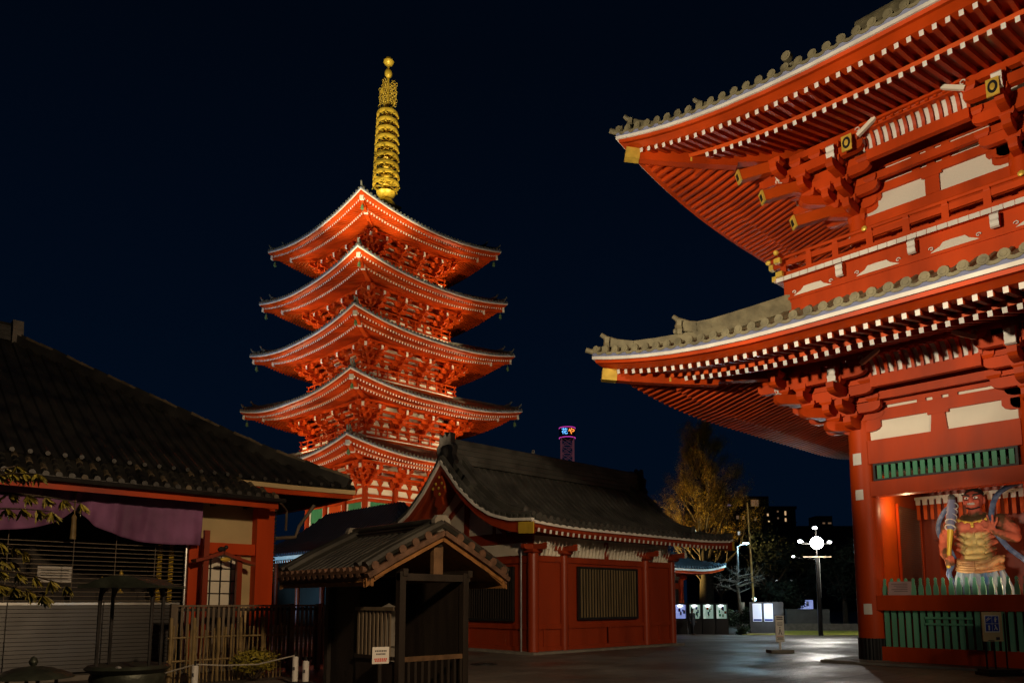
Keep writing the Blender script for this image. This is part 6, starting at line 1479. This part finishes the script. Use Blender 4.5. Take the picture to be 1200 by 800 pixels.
mb = MB(); mb.b2((-0.3, -0.22, 0), (0.5, 0.22, 0.07), 'black'); mb.b2((-0.26, -0.18, 0.07), (0.46, 0.18, 0.13), 'iron'); mb.build('base', ps)
nb = thing('rail_notice', 'pinkish paper notice leaning on the rail at the left end of the green pickets', 'notice', (20.0, 7.1, 1.712), 0)
mb = MB(); mb.prism([(-.27, .0), (.27, .0), (.30, .34), (-.24, .34)], (0.03, 0, 0), (0, -1, 0), (0.0, 0, 1), (1, 0, 0), 0.012, 'paper_pink'); bd = mb.build('sheet', nb); mb = MB()
for k in range(5): mb.b2((0.02, -0.2, 0.27-k*0.045), (0.023, 0.18-0.06*(k % 3), 0.28-k*0.045), 'ink')
mb.build('lettering', bd)

# ================================================================== far buildings and sign tower
def block_of_flats(x, d, w, h, dep, lab, wins, name='apartment_building', z0=None):
    p = at(x, d); t = thing(name, lab, 'building', p, YAW); mb = MB(); mb.b2((-w/2, 0, 0), (w/2, dep, h), 'bldg'); b_ = mb.build('wall', t)
    mb = MB(); mb.b2((-w/2-0.2, -0.2, h), (w/2+0.2, dep+0.2, h+0.6), 'bldg'); mb.b2((-w*0.1, dep*.2, h+0.6), (w*0.2, dep*.6, h+3), 'bldg'); mb.build('roof', t)
    mb = MB(); k = 0
    for zz in range(int(h/3)): mb.b2((-w/2, -0.5, zz*3+2.7), (w/2, -0.01, zz*3+2.85), 'bldg')
    mb.build('balconies', t)
    for (px_, py_, ww, hh, m_) in wins:
        k_ = d/883; u = (px_-x)*k_; z = 1.55+(704.4-py_)*k_-p.z; mb = MB(); mb.b2((u-ww*k_/2, -0.06, z-hh*k_/2), (u+ww*k_/2, -0.015, z+hh*k_/2), m_); mb.build('lit_window', t)
    return t
block_of_flats(893, 150, 15, 20.5, 12, 'dark apartment block with scattered lit windows behind the tall pole',
    [(839, 602, 3, 3, 'win_warm'), (849, 596, 2.5, 3, 'win_dim'), (868, 605, 3, 4, 'win_dim'), (875, 605.5, 2.5, 4, 'win_dim'), (889, 607, 2.5, 4, 'win_dim'), (904, 602, 2, 3, 'win_warm'), (905, 610, 2, 2, 'win_warm'), (916, 598, 2, 2, 'win_dim'), (925, 600, 2, 5, 'win_warm'), (925, 608, 2, 4, 'win_warm'), (916, 606, 2, 2, 'win_dim'), (869, 624, 3, 4, 'win_white'), (889, 588, 9, 8, 'win_dim')])
block_of_flats(846, 170, 11, 25, 10, 'dark taller apartment block with blue roof lights behind the ginkgo', [(839, 614, 3, 3, 'win_white'), (849, 614, 3, 3, 'win_warm'), (849, 597, 3, 2, 'win_warm'), (859, 592, 5, 4, 'blue_led'), (854, 592, 2, 4, 'blue_led')])
block_of_flats(972, 160, 12, 17.5, 10, 'low dark apartment block behind the bright street lamp', [(970, 612, 3, 2, 'win_dim'), (977, 612, 4, 2, 'win_dim'), (911, 680, 2, 1.5, 'win_white'), (919, 680, 2, 1.5, 'win_warm'), (929, 680, 3, 1.5, 'win_warm'), (938, 682, 2, 1.5, 'win_dim')][:2])
block_of_flats(925, 110, 10, 5.5, 8, 'low unlit shop row with tiny distant lights beyond the lawn', [(911, 680, 2.2, 1.6, 'win_white'), (919, 680.5, 2, 1.4, 'win_warm'), (929, 680, 3, 1.6, 'win_white')])
p = at(666.5, 262, -0.42); tw = thing('sign_tower', 'distant slim lattice tower topped by a round neon sign', 'tower', p, YAW)
mb = MB(); hw = 2.15; top = 59.5
for sx in (-1, 1):
    for sy in (-1, 1): mb.tube([(sx*hw, sy*hw, 0), (sx*hw, sy*hw, top)], 0.2, 'lattice_pink', 5)
for k in range(20):
    z = k*3.0
    for sx, sy, tx, ty in ((-1, -1, 1, -1), (1, -1, 1, 1), (1, 1, -1, 1), (-1, 1, -1, -1)):
        mb.tube([(sx*hw, sy*hw, z), (tx*hw, ty*hw, z)], 0.09, 'lattice_pink', 4); mb.tube([(sx*hw, sy*hw, z), ((sx+tx)/2*hw, (sy+ty)/2*hw, z+1.5)], 0.07, 'lattice_pink', 4); mb.tube([((sx+tx)/2*hw, (sy+ty)/2*hw, z+1.5), (tx*hw, ty*hw, z)], 0.07, 'lattice_pink', 4)
        mb.tube([(sx*hw, sy*hw, z+3), ((sx+tx)/2*hw, (sy+ty)/2*hw, z+1.5)], 0.07, 'lattice_pink', 4); mb.tube([((sx+tx)/2*hw, (sy+ty)/2*hw, z+1.5), (tx*hw, ty*hw, z+3)], 0.07, 'lattice_pink', 4)
mb.build('lattice_mast', tw)
mb = MB(); mb.lathe([(0, 59.6), (2.7, 59.6), (2.8, 60.2), (2.8, 63.4), (2.6, 63.8), (0, 63.8)], (0, 0, 0), 'black', 24); dr = mb.build('sign_drum', tw, True)
mb = MB()
for z in (59.9, 63.5): mb.tube([(2.86*math.cos(a), 2.86*math.sin(a), z) for a in [k*math.pi/16 for k in range(33)]], 0.13, 'neon_magenta', 5)
mb.build('neon_ring', dr, True)
text_mesh('neon_letters', '花', 2.3, 'neon_blue', dr, (-1.15, -2.95, 61.7), (math.pi/2, 0, 0), 0.05); text_mesh('neon_letters', 'や', 2.5, 'neon_orange', dr, (1.3, -2.95, 61.7), (math.pi/2, 0, 0), 0.05)

# ================================================================== figures
def remesh_body(name, mb, parent, vox, smooth=2):
    o = mb.build(name, parent, True); m1 = o.modifiers.new('skin', 'REMESH'); m1.mode = 'VOXEL'; m1.voxel_size = vox; m1.use_smooth_shade = True
    m2 = o.modifiers.new('soft', 'SMOOTH'); m2.iterations = smooth; m2.factor = 0.5
    dg = bpy.context.evaluated_depsgraph_get(); me = bpy.data.meshes.new_from_object(o.evaluated_get(dg)); o.modifiers.clear(); old = o.data; nm = old.materials[0]; o.data = me
    me.materials.clear(); me.materials.append(nm); me.polygons.foreach_set('material_index', [0]*len(me.polygons)); me.polygons.foreach_set('use_smooth', [True]*len(me.polygons)); return o
def limb(mb, pts, rs, m, n=10):
    mb.tube(pts, rs, m, n)
    for p, r in zip(pts, rs): mb.ell(p, (r, r, r), m, n, 7)
def person(x, d, face, h, lab, pose=0):
    p = at(x, d); t = thing('person', lab, 'person', p, face); k = h/1.7
    S = lambda *c: tuple(v*k for v in c)
    mb = MB(); m = 'skin'; sw = 0.12 if pose == 0 else -0.1
    limb(mb, [S(-.09, 0, .88), S(-.10, -sw, .48), S(-.10, -sw*1.3+0.03, .07)], [.085*k, .055*k, .04*k], m); limb(mb, [S(.09, 0, .88), S(.10, sw*0.8, .48), S(.10, sw*1.6, .09)], [.085*k, .055*k, .04*k], m)
    for xx, yy in ((-.10, -sw*1.3), (.10, sw*1.6)): mb.ell(S(xx, yy-0.05, .04), (.045*k, .12*k, .04*k), m)
    limb(mb, [S(0, 0, .92), S(0, 0, 1.15), S(0, -.01, 1.38)], [.13*k, .13*k, .12*k], m); limb(mb, [S(-.17, 0, 1.38), S(.17, 0, 1.38)], [.07*k, .07*k], m)
    limb(mb, [S(-.2, 0, 1.37), S(-.24, .05, 1.1), S(-.22, -.06, .86)], [.06*k, .045*k, .03*k], m); limb(mb, [S(.2, 0, 1.37), S(.25, .02, 1.1), S(.2, -.12, .9)], [.06*k, .045*k, .03*k], m)
    for xx, yy, zz in ((-.22, -.07, .82), (.2, -.14, .86)):
        mb.ell(S(xx, yy, zz), (.02*k, .035*k, .045*k), m)
        for q in range(4): limb(mb, [S(xx, yy-.03+q*.02, zz-.03), S(xx, yy-.035+q*.02, zz-.085)], [.009*k, .007*k], m, 6)
    limb(mb, [S(0, -.01, 1.42), S(0, -.02, 1.52)], [.05*k, .05*k], m); mb.ell(S(0, -.03, 1.6), (.075*k, .09*k, .11*k), m, 14, 10); mb.ell(S(0, -.125, 1.59), (.012*k, .02*k, .02*k), m); 
    for s in (-1, 1): mb.ell(S(s*.078, -.02, 1.6), (.012*k, .02*k, .03*k), m)
    remesh_body('body', mb, t, 0.014, 1)
    mb = MB(); mb.lathe([(0.0, .62), (.235, .62), (.2, .9), (.175, 1.1), (.2, 1.35), (.14, 1.46), (.06, 1.49), (0, 1.49)], (0, 0, 0), 'coat', 16, 1, .72); mb.v = [S(*v) for v in mb.v]
    limb(mb, [S(-.2, 0, 1.38), S(-.245, .05, 1.1), S(-.22, -.05, .9)], [.085*k, .065*k, .055*k], 'coat'); limb(mb, [S(.2, 0, 1.38), S(.255, .02, 1.1), S(.205, -.1, .94)], [.085*k, .065*k, .055*k], 'coat'); remesh_body('coat', mb, t, 0.016, 1)
    mb = MB(); 
    for s, yy, y2 in ((-1, -sw, -sw*1.3+.03), (1, sw*.8, sw*1.6)): limb(mb, [S(s*.09, 0, .88), S(s*.10, yy, .48), S(s*.10, y2, .1)], [.1*k, .072*k, .06*k], 'iron')
    remesh_body('trousers', mb, t, 0.016, 1)
    mb = MB(); mb.ell(S(0, -.005, 1.63), (.086*k, .098*k, .105*k), 'hair', 14, 9); mb.ell(S(0, .03, 1.56), (.08*k, .07*k, .09*k), 'hair', 12, 8); mb.build('hair', t, True)
    mb = MB(); 
    for s in (-1, 1): mb.ell(S(s*.03, -.112, 1.605), (.01*k, .006*k, .006*k), 'ink', 8, 5)
    mb.b2(S(-.022, -.118, 1.548), S(.022, -.11, 1.556), 'flesh_red'); mb.build('face', t)
person(810.5, 45.5, YAW+0.6, 1.5, 'person in a dark coat walking past the display cases, the left of two')
person(817, 46.3, YAW+2.2, 1.38, 'person in a dark coat just behind the other walker, right of two', 1)

# ------------------------------------------------------------------ guardian statue (faces -X). local: x forward = -X world
gs = thing('guardian_statue', 'fierce red-skinned guardian statue holding a club inside the gate bay', 'statue', (21.45, 5.66, 1.55))
gs.scale = (0.92, 0.89, 0.89)
K_ = 1.0
mb = MB(); m = 'torso_paint'
def g(x, y, z): return (-x, y, z)      # x forward, y to the viewer's left, z above the plinth
# trunk
for c, r in [(g(0, 0, 1.15), (.34, .50, .30)), (g(.02, 0, 1.42), (.34, .46, .28)), (g(.03, 0, 1.70), (.32, .44, .28)), (g(.02, 0, 1.98), (.32, .52, .28)), (g(0, 0, 2.22), (.28, .60, .26)), (g(-.04, 0, 2.40), (.2, .42, .14))]: mb.ell(c, r, m, 18, 12)
for s in (-1, 1):
    mb.ell(g(.24, s*.25, 2.14), (.17, .27, .15), m, 16, 10)                     # chest
    for k, (y, z, r) in enumerate([(.12, 1.87, .115), (.15, 1.66, .125), (.13, 1.44, .12)]): mb.ell(g(.32, s*y, z), (.095, r, .095), m, 10, 7)
    for k, (y, z) in enumerate([(.33, 1.93), (.38, 1.77), (.38, 1.58), (.34, 1.40)]): mb.tube([g(.16, s*(y+.14), z+.07), g(.27, s*(y+.02), z+.02), g(.33, s*(y-.1), z-.06)], [.05, .07, .045], m, 10)
mb.ell(g(.3, 0, 1.24), (.1, .3, .09), m, 14, 8)
limb(mb, [g(.02, 0, 2.4), g(.06, 0, 2.62)], [.19, .17], m)
# head
mb.ell(g(.08, 0, 2.88), (.26, .245, .30), m, 20, 14); mb.ell(g(.2, 0, 2.72), (.15, .18, .12), m, 14, 9)
mb.ell(g(.34, 0, 2.84), (.08, .065, .09), m, 12, 8); mb.ell(g(.31, 0, 2.79), (.07, .10, .045), m, 12, 8)
for s in (-1, 1):
    mb.ell(g(.27, s*.13, 2.80), (.08, .075, .07), m); mb.ell(g(.29, s*.11, 2.98), (.07, .12, .035), m); mb.ell(g(.05, s*.25, 2.84), (.05, .04, .11), m)
# arms: viewer's left arm down with the club, viewer's right arm raised with open palm
limb(mb, [g(0, .60, 2.22), g(-.04, .80, 1.85), g(.02, .84, 1.62)], [.23, .20, .15], m, 14); limb(mb, [g(.02, .84, 1.62), g(.2, .78, 1.35), g(.36, .64, 1.16)], [.16, .15, .095], m, 14)
limb(mb, [g(0, -.60, 2.22), g(.0, -.86, 1.95), g(.04, -.92, 1.76)], [.23, .20, .15], m, 14); limb(mb, [g(.04, -.92, 1.76), g(.22, -.72, 1.80), g(.32, -.52, 1.92)], [.16, .14, .09], m, 14)
# legs (under the cloth)
limb(mb, [g(0, .24, 1.05), g(.06, .34, .6), g(0, .36, .12)], [.26, .2, .13], m); limb(mb, [g(0, -.24, 1.05), g(.1, -.36, .6), g(.04, -.42, .12)], [.26, .2, .13], m)
for y in (.38, -.44): mb.ell(g(.12, y, .07), (.25, .12, .08), m)
# hands with fingers
mb.ell(g(.40, .62, 1.12), (.10, .11, .10), m)
for q in range(4): limb(mb, [g(.42, .53, 1.04+.055*q), g(.51, .60, 1.04+.055*q), g(.49, .70, 1.05+.055*q), g(.42, .72, 1.05+.055*q)], [.034, .033, .031, .028], m, 8)
limb(mb, [g(.38, .55, 1.2), g(.47, .55, 1.27), g(.50, .62, 1.27)], [.038, .035, .03], m, 8)
mb.ell(g(.36, -.45, 2.03), (.055, .115, .13), m)
for q, (dy, dz, L) in enumerate([(.10, .10, .17), (.035, .14, .20), (-.035, .14, .19), (-.10, .10, .15)]):
    limb(mb, [g(.36, -.45+dy*.9, 2.03+dz*.7), g(.39, -.45+dy*1.5, 2.03+dz+L*.45), g(.43, -.45+dy*1.8, 2.03+dz+L)], [.036, .033, .027], m, 8)
limb(mb, [g(.37, -.38, 1.97), g(.42, -.27, 2.02), g(.45, -.23, 2.10)], [.042, .038, .03], m, 8)
remesh_body('body', mb, gs, 0.016, 1)
mb = MB()      # face paint, teeth, brows
for s in (-1, 1):
    mb.ell(g(.335, s*.115, 2.905), (.03, .062, .032), 'white', 12, 8); mb.ell(g(.36, s*.105, 2.90), (.014, .022, .022), 'black', 8, 6)
    mb.tube([g(.33, s*.03, 2.95), g(.365, s*.10, 2.985), g(.33, s*.2, 3.0), g(.27, s*.25, 3.02)], [.02, .026, .022, .012], 'black', 6)
    mb.tube([g(.35, s*.05, 2.86), g(.35, s*.11, 2.855), g(.31, s*.18, 2.87)], [.008, .012, .006], 'black', 5)
mb.box(g(.345, 0, 2.735), (.05, .17, .05), 'white'); mb.box(g(.352, 0, 2.735), (.05, .18, .008), 'black')
for y in (-.06, -.03, 0, .03, .06): mb.box(g(.372, y, 2.735), (.004, .006, .05), 'black')
mb.tube([g(.33, -.12, 2.72), g(.37, -.05, 2.775), g(.37, .05, 2.775), g(.33, .12, 2.72)], .016, 'flesh_red', 6); mb.tube([g(.32, -.12, 2.72), g(.365, -.05, 2.695), g(.365, .05, 2.695), g(.32, .12, 2.72)], .016, 'flesh_red', 6)
mb.tube([g(.22, -.17, 2.64), g(.3, 0, 2.585), g(.22, .17, 2.64)], .02, 'black', 6)
mb.build('face', gs, True)
mb = MB(); mb.ell(g(.02, 0, 3.02), (.26, .25, .2), 'hair', 16, 10); mb.ell(g(0, 0, 3.3), (.12, .12, .16), 'hair', 12, 8); mb.build('hair', gs, True)
mb = MB()      # collar ornament
mb.tube([g(.26, .42, 2.33), g(.36, .25, 2.26), g(.40, 0, 2.20), g(.36, -.25, 2.26), g(.26, -.42, 2.33)], .022, 'gold', 8)
for y, z in ((0, 2.17), (.18, 2.22), (-.18, 2.22), (.34, 2.28), (-.34, 2.28), (0, 2.10)): mb.ell(g(.41-abs(y)*.2, y, z), (.03, .045, .045), 'gold', 10, 7)
mb.build('necklace', gs, True)
mb = MB()      # sash rolls and belt knot
for k in range(5):
    z = 1.16-.065*k; R0 = .42+.012*k; mb.tube([g(math.cos(a)*(R0-.04), math.sin(a)*(R0+.1), z-.05*math.cos(a*2)*(.5)-.05*math.cos(a)) for a in [i*math.pi/12 for i in range(25)]], .05, 'wood', 8)
mb.names = ['sash']; mat('sash', (0.34, 0.13, 0.05), 0.55, 0.35, 5.0, c2=(0.5, 0.3, 0.12))
mb.ell(g(.42, -.2, .95), (.12, .2, .1), 'sash'); mb.ell(g(.3, -.55, 1.15), (.1, .16, .12), 'sash'); mb.tube([g(.45, -.3, .95), g(.4, -.5, 1.1), g(.25, -.68, 1.25)], [.09, .1, .03], 'sash', 8); mb.build('sash', gs, True)
mb = MB(); vs = []; N, M_ = 72, 22      # pleated skirt
for j in range(M_+1):
    v = j/M_; z = 1.02-v*.96
    for i in range(N):
        a = 2*math.pi*i/N; fl = .03+.07*v; rr = .42+.24*v**.8+fl*math.sin(a*13+v*1.5)+.04*v*math.sin(a*5+1)
        vs.append(g(rr*math.cos(a)*.82, rr*math.sin(a)*1.15 - .12*v*v, z+.05*math.sin(a*6)*v))
mb.add(vs, [(j*N+i, j*N+(i+1) % N, (j+1)*N+(i+1) % N, (j+1)*N+i) for j in range(M_) for i in range(N)], 'skirt_blue'); mb.build('skirt', gs, True)
def ribbon(pts, w, m, name):
    mb = MB(); pts = [Vector(p) for p in pts]; sm = []
    for i in range(len(pts)-1):
        p0, p1, p2, p3 = pts[max(i-1, 0)], pts[i], pts[i+1], pts[min(i+2, len(pts)-1)]
        for k in range(6):
            t = k/6; sm.append(0.5*((2*p1)+(-p0+p2)*t+(2*p0-5*p1+4*p2-p3)*t*t+(-p0+3*p1-3*p2+p3)*t**3))
    sm.append(pts[-1]); vs = []
    for i, p in enumerate(sm):
        t = (sm[min(i+1, len(sm)-1)]-sm[max(i-1, 0)]).normalized(); s_ = t.cross(Vector((1, 0, 0))); s_ = s_.normalized() if s_.length > .05 else Vector((0, 1, 0))
        s_ = (s_ + Vector((.35*math.sin(i*.4), 0, 0))).normalized(); vs += [p-s_*w/2, p+s_*w/2]
    mb.add(vs, [(2*i, 2*i+1, 2*i+3, 2*i+2) for i in range(len(sm)-1)], m); o = mb.build(name, gs, True, fix=False); q = o.modifiers.new('t', 'SOLIDIFY'); q.thickness = 0.03; return o
ribbon([g(.1, -1.6, 3.35), g(.12, -1.15, 3.25), g(.15, -.72, 3.05), g(.22, -.52, 2.75), g(.3, -.46, 2.35), g(.34, -.5, 2.0)], .14, 'scarf', 'scarf')
ribbon([g(.3, -.55, 1.85), g(.25, -.8, 1.45), g(.2, -1.15, 1.1), g(.15, -1.3, .75), g(.15, -1.22, .35), g(.15, -1.05, 0.05)], .13, 'scarf', 'scarf')
ribbon([g(.05, .62, 2.75), g(-.02, .85, 2.55), g(-.05, 1.0, 2.2), g(-.05, .95, 1.85), g(.1, .7, 1.5), g(.2, .55, 1.2)], .13, 'scarf', 'scarf')
ribbon([g(.2, .6, 1.1), g(.15, .75, .8), g(.2, .62, .45), g(.2, .7, .1)], .14, 'scarf', 'scarf')
mb = MB(); mb.tube([g(.44, .66, .95), g(.40, .62, 1.5), g(.36, .57, 2.05)], [.055, .06, .085], 'goldpaint', 10); cl = mb.build('club', gs, True)
mb = MB(); mb.tube([g(.36, .57, 2.05), g(.33, .54, 2.4), g(.30, .5, 2.9)], [.09, .13, .10], 'bluegrey', 12); mb.ell(g(.30, .5, 2.95), (.1, .1, .12), 'concrete', 10, 7)
for k in range(5): z = 2.1+.16*k; mb.tube([g(.36-.03*k+.13*math.cos(a), .57-.03*k*.6+.13*math.sin(a), z+.08*math.cos(a)) for a in [i*math.pi/6 for i in range(13)]], .018, 'paper', 5)
mb.build('club_head', cl, True)
mb = MB(); mb.prism([(-.9, -.55), (.9, -.55), (.75, .5), (.3, .62), (-.4, .58), (-.8, .4)], (0, -.05, -.19), (0, 1, 0), (1, 0, 0), (0, 0, 1), .42, 'stone'); mb.build('rock_base', gs)
